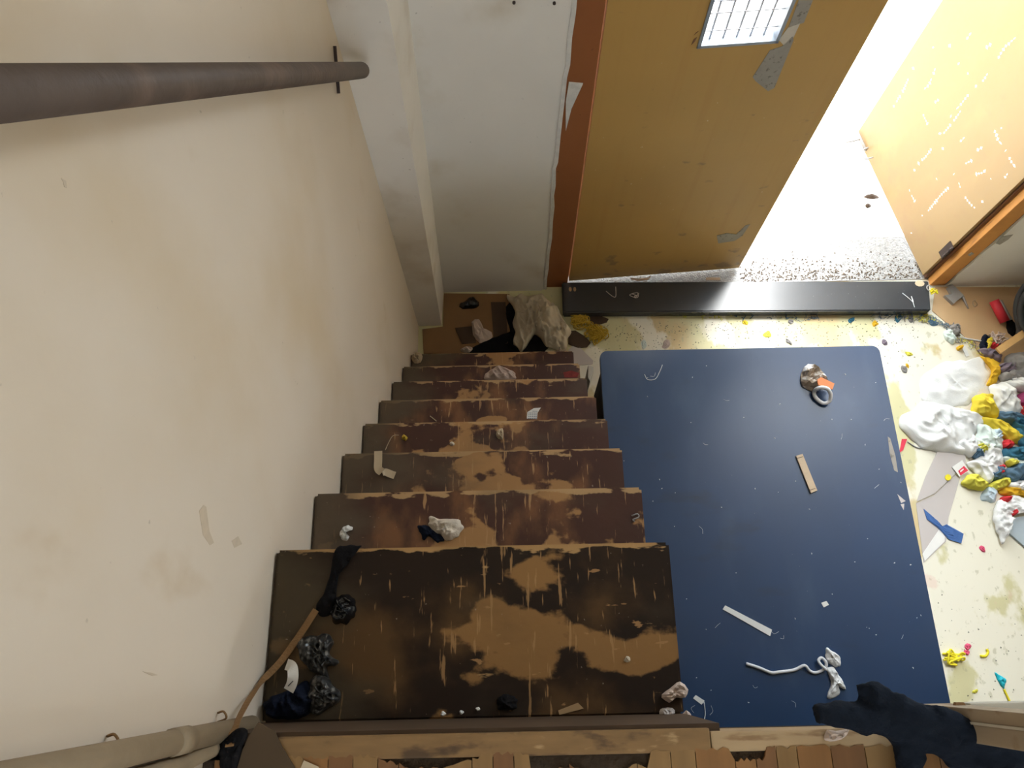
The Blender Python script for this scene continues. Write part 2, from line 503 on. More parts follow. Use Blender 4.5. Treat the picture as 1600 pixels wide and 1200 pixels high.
def crumple(name, px, z, mat, h, label=None, cat=None, seed=0, parent=None, rings=4, freq=90, fold=None, group=None):
    return rag(name, px, z, mat, h=h, fold=fold if fold is not None else h * 0.8, freq=freq, seed=seed, rings=rings, smooth=False, per=2, parent=parent,
               label=label, cat=cat, group=group)


def catmull(pts, per=6):
    pts = [Vector(p) for p in pts]
    if len(pts) < 3:
        return pts
    ext = [2 * pts[0] - pts[1]] + pts + [2 * pts[-1] - pts[-2]]
    out = []
    for i in range(1, len(ext) - 2):
        p0, p1, p2, p3 = ext[i - 1:i + 3]
        for k in range(per):
            t = k / per
            out.append(0.5 * ((2 * p1) + (p2 - p0) * t + (2 * p0 - 5 * p1 + 4 * p2 - p3) * t * t + (3 * p1 - p0 - 3 * p2 + p3) * t ** 3))
    out.append(pts[-1])
    return out


def tube_geo(pts, r, seg=8, closed=False):
    verts, faces = [], []
    n = len(pts)
    prev = None
    for i, p in enumerate(pts):
        if closed:
            d = (pts[(i + 1) % n] - pts[i - 1]).normalized()
        else:
            d = (pts[min(i + 1, n - 1)] - pts[max(i - 1, 0)]).normalized()
        if prev is None:
            a = d.cross(Vector((0, 0, 1)))
            if a.length < 1e-3:
                a = d.cross(Vector((1, 0, 0)))
        else:
            a = prev - d * prev.dot(d)
        a.normalize()
        prev = a
        b = d.cross(a)
        rr = r[i] if isinstance(r, (list, tuple)) else r
        for k in range(seg):
            t = 2 * math.pi * k / seg
            verts.append(p + (a * math.cos(t) + b * math.sin(t)) * rr)
    m = n if closed else n - 1
    for i in range(m):
        A, B = i * seg, ((i + 1) % n) * seg
        for k in range(seg):
            faces.append((A + k, A + (k + 1) % seg, B + (k + 1) % seg, B + k))
    if not closed:
        faces.append(tuple(range(seg - 1, -1, -1)))
        faces.append(tuple(range((n - 1) * seg, n * seg)))
    return verts, faces


def tube(name, pts, r, mat, parent=None, seg=8, per=6, closed=False, label=None, cat=None, group=None):
    P = catmull(pts, per) if per > 1 and not closed else [Vector(p) for p in pts]
    if closed and per > 1:
        P = smooth_outline([Vector(p) for p in pts], per)
    if isinstance(r, (list, tuple)) and len(r) != len(P):
        rr = []
        for i in range(len(P)):
            t = i / (len(P) - 1) * (len(r) - 1)
            k = min(int(t), len(r) - 2)
            rr.append(r[k] + (r[k + 1] - r[k]) * (t - k))
        r = rr
    v, f = tube_geo(P, r, seg, closed)
    o = mesh_obj(name, v, f, mat, parent, smooth=True)
    if parent is None:
        recentre(o)
    if label:
        tag(o, label, cat, group)
    return o


def ribbon(name, pts, width, th, mat, parent=None, per=6, label=None, cat=None, side=None):
    """a flat strip swept along points; side = fixed width direction or sideways to the path"""
    P = catmull(pts, per)
    verts, faces = [], []
    n = len(P)
    for i, p in enumerate(P):
        d = (P[min(i + 1, n - 1)] - P[max(i - 1, 0)]).normalized()
        s = Vector(side) if side else d.cross(Vector((0, 0, 1)))
        if s.length < 1e-3:
            s = Vector((1, 0, 0))
        s.normalize()
        u = s.cross(d).normalized()
        for a, b in ((-1, 0), (1, 0), (1, 1), (-1, 1)):
            verts.append(p + s * a * width / 2 + u * b * th)
    for i in range(n - 1):
        A, B = i * 4, i * 4 + 4
        for k in range(4):
            faces.append((A + k, A + (k + 1) % 4, B + (k + 1) % 4, B + k))
    faces.append((3, 2, 1, 0))
    faces.append((n * 4 - 4, n * 4 - 3, n * 4 - 2, n * 4 - 1))
    o = mesh_obj(name, verts, faces, mat, parent)
    if parent is None:
        recentre(o)
    if label:
        tag(o, label, cat)
    return o


def tangle(name, px, z, mat, r, turns, rad, label, cat, seed=0, h=0.03):
    """a knotted yarn: one long wandering tube around a spot"""
    rnd = random.Random(seed)
    c = at(*px, z=z)
    pts = []
    for i in range(turns):
        a = rnd.uniform(0, 6.28)
        q = rad * rnd.uniform(0.25, 1.0)
        pts.append(Vector((c.x + q * math.cos(a) * 1.1, c.y + q * math.sin(a), z + r + rnd.uniform(0, h))))
    return tube(name, pts, r, mat, seg=5, per=5, label=label, cat=cat)


def joined(name, geos, mat, parent=None):
    V, F = [], []
    for v, f in geos:
        k = len(V)
        V += list(v)
        F += [tuple(i + k for i in q) for q in f]
    return mesh_obj(name, V, F, mat, parent)


# ------------------------------------------------------------------ the room
XL = -0.4825          # face of the left wall
XR = 3.6
YB = -3.4
ZC = 5.6
LZ = 2.463            # landing
YF = 1.93             # face of the far wall
DOORH = 2.06

o = box('floor', XL, XR, YB, 1.95, -0.12, 0.0, M_floor); tag(o, 'worn yellow-green vinyl floor with peeled cream patches', kind='structure')
o = box('wall_left', XL - 0.15, XL, YB, 2.15, -0.12, ZC, M_wall); tag(o, 'stained cream plaster wall along the stairs', kind='structure')
wr = empty('wall_right', (XR, 0, 0)); tag(wr, kind='structure')
box('wall_panel', 0, 0.15, YB, 2.15, -0.12, ZC, M_backwall, wr)
o = box('ceiling', XL, XR, YB, 2.15, ZC, ZC + 0.12, M_ceiling); tag(o, kind='structure')

# back wall of the upper floor with an unseen wide window added for light
wb = empty('wall_back', (0, YB, 0)); tag(wb, kind='structure')
WX0, WX1, WZ0, WZ1 = -0.3, 2.3, 4.5, 5.3
box('wall_panel', XL, WX0, -0.15, 0, 0, ZC, M_backwall, wb)
box('wall_panel', WX1, XR, -0.15, 0, 0, ZC, M_backwall, wb)
box('wall_panel', WX0, WX1, -0.15, 0, 0, WZ0, M_backwall, wb)
box('wall_panel', WX0, WX1, -0.15, 0, WZ1, ZC, M_backwall, wb)
w2 = empty('unseen_window_2', (0, YB - 0.07, 0)); tag(w2, kind='structure')
for x in (WX0, WX0 + 1.0, WX1 - 1.0, WX1):
    box('window_mullion', x - 0.025, x + 0.025, -0.03, 0.03, WZ0, WZ1, M_steelblue, w2)
box('window_sill', WX0, WX1, -0.05, 0.08, WZ0 - 0.03, WZ0, M_steelblue, w2)

# far wall: plastered panel by the stairs, lintel over the double door, plaster right of the door
pts = [(XL, 0.0), (0.181, 0.0)]
rag_edge = [(0.213, 0.02), (0.212, 0.15), (0.216, 0.25), (0.214, 0.4), (0.220, 0.55), (0.217, 0.7), (0.219, 0.82), (0.212, 0.9), (0.216, 0.98), (0.211, 1.10),
            (0.218, 1.14), (0.219, 1.3), (0.221, 1.42), (0.223, 1.5), (0.224, 1.62), (0.231, 1.68), (0.229, 1.8), (0.234, 1.9), (0.233, 2.06)]
pts += [(x - 0.012, z) for x, z in rag_edge] + [(0.23, ZC), (XL, ZC)]
v, f = prism_geo([Vector((x, 1.928, z)) for x, z in pts], (0, 0.03, 0))
o = mesh_obj('wall_far', v, f, M_greywall); tag(o, 'grey-white plaster panel at the foot of the stairs', kind='structure')
# chipped lip along its broken edge
lip = [Vector((x - 0.018, 1.924, z)) for x, z in rag_edge] + [Vector((x - 0.002, 1.924, z)) for x, z in reversed(rag_edge)]
v, f = prism_geo(lip, (0, 0.03, 0))
mesh_obj('chipped_edge', v, f, M_edge, o)
box('backing', XL, 0.16, 1.958, 2.15, 0, ZC, M_greywall, o)
for px, py in ((803, 3), (866, 4)):
    p = at(px, py, Y=1.928)
    tube('screw', [p + Vector((0, -0.006, 0)), p], 0.005, M_rustiron, o, per=1)
p = [at(x, y, Y=1.944) for x, y in ((889, 129), (911, 131), (893, 170), (884, 205), (884, 160))]
v, f = prism_geo(p, (0, 0.004, 0))
mesh_obj('plaster_patch', v, f, M_edge, o)

# wall over the door with an unseen high window added to light the stairwell
wl = empty('wall_lintel', (0, 0, 0)); tag(wl, kind='structure')
HX0, HX1, HZ0, HZ1 = 1.7, 3.3, 2.8, 4.1
box('wall_panel', 0.16, HX0, 1.935, 2.15, DOORH + 0.08, ZC, M_greywall, wl)
box('wall_panel', HX1, XR, 1.935, 2.15, DOORH + 0.08, ZC, M_greywall, wl)
box('wall_panel', HX0, HX1, 1.935, 2.15, DOORH + 0.08, HZ0, M_greywall, wl)
box('wall_panel', HX0, HX1, 1.935, 2.15, HZ1, ZC, M_greywall, wl)
w3 = empty('unseen_window_3', (0, 2.04, 0)); tag(w3, kind='structure')
for x in (HX0 + 0.02, (HX0 + HX1) / 2, HX1 - 0.02):
    box('window_mullion', x - 0.02, x + 0.02, -0.03, 0.03, HZ0, HZ1, M_steelblue, w3)
for z in (HZ0 + 0.02, HZ1 - 0.02):
    box('window_rail', HX0, HX1, -0.03, 0.03, z - 0.02, z + 0.02, M_steelblue, w3)
ed = [(2.392, 0.0), (2.398, 0.06), (2.386, 0.14), (2.396, 0.25), (2.388, 0.36), (2.40, 0.5), (2.39, 0.7), (2.395, 1.0), (2.388, 1.5), (2.39, 2.2)]
v, f = prism_geo([Vector((x, 1.905, z)) for x, z in ed] + [Vector((XR, 1.905, 2.2)), Vector((XR, 1.905, 0))], (0, 0.24, 0))
o = mesh_obj('wall_far_right', v, f, M_greywall); tag(o, 'grey plaster right of the door with a ragged edge', kind='structure')
for px in (((1556, 380), (1566, 369), (1583, 366), (1575, 374), (1562, 382)), ((1512, 398), (1518, 394), (1522, 396), (1515, 400))):
    plate('plaster_hole', px, 0, M_scrape, 0.002, o, Y=1.9055)

M_smudge = material('brown_wall_smudge', (0.65, 0.54, 0.41), 0.9, 0.1, 60)
for px in (((311, 798), (318, 789), (322, 792), (327, 830), (334, 848), (328, 852), (317, 836)), ((362, 845), (372, 838), (378, 850), (366, 856)), ((222, 1049), (236, 1051), (247, 1055), (238, 1056)),
           ((95, 278), (103, 283), (104, 294), (100, 292), (99, 285))):
    plate('wall_smudge', px, 0, M_smudge, 0.0004, bpy.data.objects['wall_left'], X=XL + 0.0002)

# pillar in the corner, leaning slightly
y0 = 1.730
bx = [(-0.4825, y0, 0), (-0.358, y0, 0), (-0.349, 1.93, 0), (-0.4825, 1.93, 0)]
tx = [(-0.4825, y0, 2.15), (-0.317, y0, 2.15), (-0.282, 1.93, 2.15), (-0.4825, 1.93, 2.15)]
ux = [(a[0] + (b[0] - a[0]) * ZC / 2.15, a[1], ZC) for a, b in zip(bx, tx)]
nseg = 40
V, F = [], []
for k in range(nseg + 1):
    t = k / nseg
    for j, (a, b) in enumerate(zip(bx, ux)):
        q = Vector(a).lerp(Vector(b), t)
        if j == 1:
            q += Vector((0.004 * noise.noise(Vector((0, 0, k * 0.9))), 0, 0))
        V.append(q)
for k in range(nseg):
    for j in range(4):
        F.append((k * 4 + j, k * 4 + (j + 1) % 4, k * 4 + 4 + (j + 1) % 4, k * 4 + 4 + j))
F += [(3, 2, 1, 0), tuple(range(nseg * 4, nseg * 4 + 4))]
o = mesh_obj('pillar', V, F, M_pillar); tag(o, 'chipped grey plaster pillar in the corner of the two walls', kind='structure')

# ------------------------------------------------------------------ the double door
d1 = empty('door_1', (0, 0, 0)); tag(d1, 'orange-brown frame of the double door', kind='structure')
box('frame_post', 0.15, 0.325, 1.948, 2.10, 0, DOORH + 0.08, M_rust, d1)
box('frame_post', 2.305, 2.386, 1.912, 2.04, 0, DOORH + 0.08, M_frame, d1, bevel=0.004)
box('frame_rebate', 2.285, 2.3045, 1.955, 2.04, 0, DOORH, M_framedark, d1)
box('frame_head', 0.15, 2.386, 1.948, 2.10, DOORH + 0.02, DOORH + 0.08, M_frame, d1)
# sliver of bare wood between plaster and right post
box('frame_strip', 2.3865, 2.392, 1.916, 2.04, 0, DOORH, M_framedark, d1)

# left leaf, nearly closed, with its little barred window
LA = math.radians(3.7)
leafL = empty('door_leaf', (0.335, 1.968, 0.03), LA)
tag(leafL, 'ochre painted door leaf with a small barred window, nearly closed', 'door')
LW, LT = 0.935, 0.038
inv = Matrix.Rotation(-LA, 4, 'Z')


def leaf_local(px, py):
    """point of the leaf's inner face seen at a pixel, in leaf coordinates (x along leaf, z up)"""
    n = Vector((-math.sin(LA), math.cos(LA), 0))
    d = FW * FPX + DN * (py - 600) + RT * (px - 800)
    o0 = Vector((0, 0, CZ))
    t = (Vector((0.335, 1.968, 0)) - o0).dot(n) / d.dot(n)
    q = inv @ (o0 + d * t - Vector((0.335, 1.968, 0.03)))
    return q


wa, wb_ = leaf_local(1088, 76), leaf_local(1216, 64)
wx0, wx1, wz0 = wa.x, wb_.x, (wa.z + wb_.z) / 2
wz1 = wz0 + 0.34
LH = DOORH - 0.02
pan = [box_geo(0, wx0, 0, LT, 0, LH), box_geo(wx1, LW, 0, LT, 0, LH), box_geo(wx0, wx1, 0, LT, 0, wz0), box_geo(wx0, wx1, 0, LT, wz1, LH)]
bm = bmesh.new()
for v, f in pan:
    vs = [bm.verts.new(q) for q in v]
    for q in f:
        bm.faces.new([vs[i] for i in q])
bmesh.ops.remove_doubles(bm, verts=bm.verts, dist=1e-5)
me = bpy.data.meshes.new('leaf_panel'); bm.to_mesh(me); bm.free()
me.materials.append(M_leaf)
o = bpy.data.objects.new('leaf_panel', me); COL.objects.link(o); o.parent = leafL
wf = empty('window', (0, 0, 0)); wf.parent = leafL
fw_ = 0.012
joined('window_frame', [box_geo(wx0, wx0 + fw_, -0.006, LT, wz0, wz1), box_geo(wx1 - fw_, wx1, -0.006, LT, wz0, wz1),
                        box_geo(wx0, wx1, -0.006, LT, wz0, wz0 + fw_), box_geo(wx0, wx1, -0.006, LT, wz1 - fw_, wz1)], M_steelblue, wf)
for k in range(5):
    x = wx0 + (wx1 - wx0) * (k + 1) / 6
    tube('window_bar', [(x, LT * 0.7, wz0 + 0.012), (x, LT * 0.7, wz1)], 0.0042, M_whitebar, wf, per=1, seg=6)
for z in (0.05, 0.125, 0.175, 0.225, 0.275):
    tube('window_rail', [(wx0, LT * 0.55, wz0 + z), (wx1, LT * 0.55, wz0 + z)], 0.0022, M_whitebar, wf, per=1, seg=6)


def leaf_decal(name, px, mat, th=0.0012):
    P = [leaf_local(x, y) for x, y in px]
    v, f = prism_geo([Vector((q.x, -0.0003, q.z)) for q in P], (0, -th, 0))
    return mesh_obj(name, v, f, mat, leafL)


leaf_decal('tape_residue', ((1203, 78), (1222, 72), (1238, 56), (1240, 62), (1210, 137), (1200, 142), (1180, 126), (1176, 120)), M_scrape)
leaf_decal('tape_residue', ((1248, 0), (1270, 0), (1256, 35), (1232, 42)), M_scrape)
leaf_decal('tape_residue', ((1231, 43), (1250, 36), (1240, 58), (1224, 70), (1217, 62)), material('torn_paper_residue', (0.62, 0.56, 0.48), 0.9, 0.1, 40))
for i, (a, b) in enumerate((((1084, 55), (1089, 48)), ((1080, 70), (1086, 58)))):
    leaf_decal('paint_chip', ((a[0], a[1]), (a[0] + 6, a[1] - 6), (b[0] + 3, b[1]), (b[0] - 2, b[1] + 3)), M_framedark)
leaf_decal('paint_scrape', ((1120, 368), (1135, 364), (1150, 366), (1165, 352), (1172, 350), (1160, 368), (1148, 376), (1122, 380)), M_scrape)

# right leaf, swung out into the yard
h0 = Vector((2.264, 1.961, 0.03))
t0 = Vector((2.064, 2.895, 0.03))
RA = math.atan2(t0.y - h0.y, t0.x - h0.x)
leafR = empty('door_leaf', h0, RA)
tag(leafR, 'yellow door leaf with flaked white scratches, swung open into the yard', 'door')
RW = (t0 - h0).length
box('leaf_panel', 0, RW, -0.038, 0, 0, LH, M_leafin, leafR, bevel=0.002)
invR = Matrix.Rotation(-RA, 4, 'Z')


def leafR_local(px, py):
    n = Vector((-math.sin(RA), math.cos(RA), 0))
    d = FW * FPX + DN * (py - 600) + RT * (px - 800)
    o0 = Vector((0, 0, CZ))
    t = (h0 - o0).dot(n) / d.dot(n)
    return invR @ (o0 + d * t - h0)


strokes = [[(1518, 50), (1510, 62)], [(1588, 58), (1570, 74), (1556, 98)], [(1550, 68), (1540, 75)], [(1486, 68), (1482, 74)], [(1458, 72), (1458, 76)],
           [(1428, 104), (1412, 140), (1396, 168)], [(1462, 106), (1452, 132), (1444, 140)], [(1500, 97), (1497, 102)], [(1512, 112), (1513, 117)], [(1544, 114), (1535, 128)],
           [(1524, 132), (1526, 137)], [(1514, 147), (1500, 165), (1494, 171)], [(1502, 172), (1490, 190), (1474, 209)], [(1468, 156), (1460, 160)], [(1442, 178), (1450, 195)],
           [(1485, 180), (1487, 182)], [(1472, 208), (1466, 209)], [(1475, 230), (1472, 234)], [(1508, 214), (1500, 222)], [(1456, 232), (1446, 246), (1434, 256)], [(1536, 229), (1526, 236)],
           [(1520, 250), (1508, 256)], [(1554, 202), (1560, 220), (1566, 226)], [(1566, 198), (1564, 202)], [(1571, 234), (1572, 236)], [(1576, 245), (1582, 255), (1587, 262)],
           [(1541, 264), (1536, 270), (1524, 272)], [(1575, 270), (1570, 279)], [(1549, 279), (1548, 280)], [(1463, 280), (1464, 279)], [(1490, 271), (1491, 273)], [(1498, 284), (1501, 294)],
           [(1505, 302), (1513, 315), (1520, 322)], [(1521, 323), (1524, 325)], [(1530, 321), (1543, 305)], [(1483, 292), (1470, 305), (1450, 330)], [(1418, 284), (1422, 300), (1430, 316)],
           [(1428, 268), (1430, 264)], [(1440, 338), (1442, 336)], [(1424, 363), (1424, 365)]]
geos = []
rr = random.Random(3)
for s in strokes:
    L = [leafR_local(*q) for q in s]
    L = [Vector((q.x, 0.0002, q.z)) for q in L]
    for a, b in zip(L[:-1], L[1:]):
        n = max(1, int((b - a).length / 0.016))
        for k in range(n):
            if n > 2 and rr.random() < 0.22:
                continue
            c0, c1 = a.lerp(b, (k + 0.1) / n), a.lerp(b, (k + 0.95) / n)
            d = (c1 - c0)
            if d.length < 1e-4:
                d = Vector((0.003, 0, 0.003))
            sd = Vector((d.z, 0, -d.x)).normalized() * rr.uniform(0.004, 0.011)
            m = (c0 + c1) / 2 + sd * rr.uniform(0.5, 1.4)
            geos.append(prism_geo([c0, c0 * 0.4 + c1 * 0.6 - sd, c1, m], (0, 0.0008, 0)))
tag(joined('paint_flakes', geos, M_flake, leafR), 'flaked white scratch marks in broken letter-like strokes', kind='stuff')
# bottom tower bolt at the free edge
p = Vector((RW, 0, 0.03))
tube('bolt', [(RW - 0.14, 0.012, 0.035), (RW + 0.02, 0.012, 0.035)], 0.007, M_metal, leafR, per=1)
tube('bolt_handle', [(RW - 0.06, 0.012, 0.035), (RW - 0.06, 0.09, 0.035), (RW - 0.05, 0.10, 0.035)], 0.006, M_metal, leafR, per=3)
tube('pull_ring', [(RW - 0.14, 0.01, 0.06), (RW - 0.15, 0.05, 0.05), (RW - 0.2, 0.05, 0.05), (RW - 0.21, 0.01, 0.06)], 0.005, M_metal, leafR, per=4)
hg = box('hinge', -0.012, 0.03, 0.0, 0.006, 0.20, 0.31, M_rustiron, leafR)
for z in (0.22, 0.25, 0.28):
    tube('hinge_pin', [(-0.008, 0.004, z), (-0.008, 0.004, z + 0.026)], 0.008, M_rustiron, hg, per=1)

# yard, threshold
o = box('yard_ground', -3, 8, 2.22, 9, -0.14, -0.03, M_outside); tag(o, 'bright bare concrete yard outside the door', kind='structure')
o = box('yard_shade_wall', 0.2, 0.4, 2.35, 7, -0.14, 4.5, M_backwall); tag(o, 'unseen cream wall added along the yard to shade the open door leaf', kind='structure')  # unseen wall, added to hold sky light off the open leaf
o = box('door_sill', 0.15, 2.40, 1.95, 2.22, -0.12, 0.005, M_sill); tag(o, 'gritty black door sill', kind='structure')
V, F = [], []
rg = random.Random(11)
for k in range(900):
    x, y = rg.uniform(1.28, 2.27), 1.955 + abs(rg.gauss(0, 0.06))
    if y > 2.2:
        continue
    s = rg.uniform(0.0015, 0.007)
    b = len(V)
    for q in ((-s, -s * .7, 0), (s, -s * .5, 0), (0, s, 0), (rg.uniform(-s, s) * .4, 0, s)):
        V.append(Vector((x + q[0], y + q[1], 0.005 + q[2])))
    F += [(b, b + 1, b + 3), (b + 1, b + 2, b + 3), (b + 2, b, b + 3), (b, b + 2, b + 1)]
o = mesh_obj('sill_grit', V, F, material('brown_grit', (0.22, 0.17, 0.13), 0.9, 0.3, 80)); tag(o, 'loose brown grit strewn on the door sill', 'grit', kind='stuff')
for i, (px, lab) in enumerate(((((1350, 308), (1360, 303), (1368, 305), (1374, 309), (1362, 311)), 'dry dark leaf on the yard beside the open door edge'),
                               (((1352, 321), (1356, 318), (1361, 322), (1355, 325)), 'small curled dry leaf on the yard below the larger one'))):
    rag('dry_leaf', px, -0.03, M_darkcard, h=0.01, fold=0.006, freq=60, seed=i + 40, rings=4, label=lab, cat='leaf')

# black plank lying along the foot of the door
pl = empty('threshold_plank', (1.27, 1.845, 0)); tag(pl, 'long black painted plank lying along the foot of the door', 'plank')
A, B, C_, D = Vector((0.294, 1.949, 0)), Vector((2.272, 1.917, 0)), Vector((2.247, 1.735, 0)), Vector((0.293, 1.766, 0))
off = Vector((1.27, 1.845, 0))
v, f = prism_geo([q - off + Vector((0, 0, 0.0)) for q in (A - Vector((0, .003, 0)), B - Vector((0, .006, 0)), C_, D)], (0, 0, 0.06))
o = mesh_obj('board', v, f, M_boardblack, pl)
bm = bmesh.new(); bm.from_mesh(o.data)
bmesh.ops.bevel(bm, geom=bm.edges[:], offset=0.006, segments=2, affect='EDGES')
bm.to_mesh(o.data); bm.free()
for c in ((891, 452), (898, 452)):
    q = at(*c, z=0.0602) - off
    ring = [q + Vector((0.008 * math.cos(a), 0.014 * math.sin(a), 0)) for a in [k * .785 for k in range(8)]]
    v, f = prism_geo(ring, (0, 0, 0.0008)); mesh_obj('bare_wood_spot', v, f, M_card2, pl)
q = at(1437, 443, z=0.0602) - off
v, f = prism_geo([q + Vector((0.026 * math.cos(a), 0.018 * math.sin(a), 0)) for a in [k * .628 for k in range(10)]], (0, 0, 0.0008)); mesh_obj('bare_wood_spot', v, f, M_tape, pl)

# ------------------------------------------------------------------ stairs
Y1, Z1, RUN, RISE = 0.2329, 2.189, 0.17466, 0.27362
XS0, XS1 = XL + 0.003, 0.3175
XM = (XS0 + XS1) / 2
st = empty('staircase', (XM, 0.8, 0))
tag(st, 'steep wooden stairs with worn brown treads beside the cream wall', 'stairs')
TW = (XS1 - XS0) / 2
for k in range(8):
    yk, zk = Y1 + RUN * k, Z1 - RISE * k
    if k == 0:
        o = box('tread', -TW, TW, -0.324, 0.0, -0.032, 0.0, M_tread_top, st)
    else:
        o = box('tread', -TW, TW, -0.255, 0.0, -0.032, 0.0, M_tread, st)
    bm = bmesh.new(); bm.from_mesh(o.data)
    bmesh.ops.bevel(bm, geom=bm.edges[:], offset=0.006, segments=2, affect='EDGES')
    bm.to_mesh(o.data); bm.free()
    o.location = (0, yk - 0.8, zk)
    if k > 0:
        ya = yk - RUN - 0.03 - 0.8
        box('riser', -TW + 0.01, TW - 0.012, ya - 0.018, ya, zk, zk + RISE - 0.0325, M_riser, st)
yk = Y1 + RUN * 7 - 0.8
box('riser', -TW + 0.01, TW - 0.012, yk - 0.05, yk - 0.03, 0.0, Z1 - RISE * 7 - 0.0325, M_riser, st)
# stringers as zig-zag boards under the treads
for s in (-TW + 0.012, TW - 0.05):
    poly = []
    for k in range(8):
        yk, zk = Y1 + RUN * k - 0.8, Z1 - RISE * k - 0.033
        back = yk - 0.05 - (0.235 if k == 0 else RUN)
        poly += [(back if k == 0 else yk - 0.05 - RUN, zk), (yk - 0.05, zk)]
    poly += [(Y1 + RUN * 7 - 0.85, 0.0), (Y1 + RUN * 7 - 1.05, 0.0), (poly[0][0], Z1 - 0.55)]
    v, f = prism_geo([Vector((s, y, z)) for y, z in poly], (0.03, 0, 0))
    mesh_obj('stringer', v, f, M_riser, st)
# paint marks on the treads
z7 = Z1 - RISE * 6
plate('sticker', ((880, 582), (893, 579), (905, 583), (902, 590), (882, 590)), z7 + 0.0002, material('faded_red_sticker', (0.26, 0.035, 0.03), 0.7, 0.3, 60), 0.0006).parent = None
o = bpy.data.objects['sticker']; tag(o, 'worn red sticker on a lower stair tread near its right end', 'sticker')

# ------------------------------------------------------------------ landing
ld = empty('floor_landing', (0, 0, LZ)); tag(ld, 'upper landing of torn wood-look planks over dark chipboard', kind='structure')
box('landing_slab', XL, XR, YB, -0.125, -0.20, -0.006, M_substrate, ld)
box('landing_slab_edge', XL + 0.04, XR, -0.125, -0.104, -0.15, -0.007, M_substrate, ld)
box('landing_riser', XS0, XS1, -0.104, -0.088, -(LZ - Z1) + 0.001, -0.012, M_riser, ld)
box('landing_nosing', -0.37, 0.299, -0.128, -0.094, -0.012, 0.0, M_nosing, ld, bevel=0.003)
box('landing_edge_beam', 0.300, 0.68, -0.128, -0.099, -0.060, -0.001, M_edgebeam, ld, bevel=0.003)
rp = random.Random(5)
x = XL + 0.02
k = 0
mats = (M_plankA, M_plankB, M_plankC)
while x < 0.95:
    w = rp.choice((0.032, 0.038, 0.052, 0.060))
    # ragged broken front edge, looked at from the photo: deep tears in places
    front = []
    n = 7
    for j in range(n + 1):
        xx = x + w * j / n
        base = -0.120
        tear = 0.0
        if xx < -0.05 and xx > -0.22:
            tear = 0.020 * max(0, math.sin((xx + 0.22) * 18))
        if 0.02 < xx < 0.20:
            tear = 0.030 + 0.01 * math.sin(xx * 60)
        if 0.33 < xx < 0.38:
            tear = 0.016
        front.append(Vector((xx, base - tear - rp.uniform(0, 0.006), -0.0055)))
    P = front + [Vector((x + w, -1.2, -0.0055)), Vector((x, -1.2, -0.0055))]
    P[0].x += 0.0004; P[n].x -= 0.0008; P[n + 1].x -= 0.0008
    v, f = prism_geo(P, (0, 0, 0.0055 + rp.uniform(0, 0.0006)))
    mesh_obj('plank', v, f, mats[k % 3 if rp.random() < .7 else rp.randrange(3)], ld)
    x += w
    k += 1

# hardboard sheet and black shape painting the dark gap in the landing's left corner
px = ((372, 1200), (380, 1172), (391, 1148), (405, 1128), (418, 1136), (430, 1142), (434, 1152), (442, 1168), (462, 1200))
P = [at(x, y, z=LZ + 0.001) for x, y in px]
P2 = P[:1] + P[1:] + [at(462, 1290, z=LZ + 0.001), at(372, 1290, z=LZ + 0.001)]
v, f = prism_geo(P2, (0, 0, 0.004))
o = mesh_obj('hardboard_sheet', v, f, M_ply); recentre(o); tag(o, 'dark brown curved hardboard scrap on the landing corner', 'board')
rag('black_bag_and_gap', ((345, 1200), (344, 1165), (352, 1150), (372, 1140), (388, 1142), (380, 1165), (371, 1205), (360, 1240)), LZ + 0.001, C_black, h=0.012, fold=0.008, freq=60, seed=3, rings=6,
    label='black patch standing in for the dark gap between conduit and hardboard', cat='bag')
plate('paper_corner', ((470, 1200), (475, 1188), (498, 1198), (498, 1215), (470, 1215)), LZ + 0.002, M_tape, 0.001)
tag(bpy.data.objects['paper_corner'], 'cream paper corner lying on the landing planks', 'paper')

# ------------------------------------------------------------------ handrail and conduits on the left wall
hr = empty('handrail', (-0.41, 1.0, 2.6)); tag(hr, 'rusty brown pipe handrail fixed to the cream wall', 'handrail')
hp0, hp1 = Vector((-0.41, 1.638, 1.984)), Vector((-0.41, 0.30, 3.418))
d = (hp1 - hp0).normalized()
o_ = Vector((-0.41, 1.0, 2.6))
tube('pipe', [hp0 + d * 0.004 - o_, hp0 + d * 0.012 - o_, hp1 - o_], [0.019, 0.023, 0.023], M_pipe, hr, per=1, seg=20)
tube('end_cap', [hp0 - d * 0.004 - o_, hp0 + d * 0.006 - o_], [0.013, 0.0195], M_pipe, hr, per=1, seg=20)
b0, b1 = at(523, 72, X=-0.474), at(529, 146, X=-0.474)
bk = tube('bracket', [b0 - o_, b1 - o_], 0.005, M_rustiron, hr, per=1)
mid = (b0 + b1) / 2
tube('bracket_arm', [mid - o_, Vector((-0.43, mid.y, mid.z)) - o_], 0.007, M_rustiron, hr, per=1)
b2 = hp1 - d * 0.25
tube('bracket_arm', [Vector((-0.481, b2.y, b2.z)) - o_, Vector((-0.43, b2.y, b2.z)) - o_], 0.007, M_rustiron, hr, per=1)

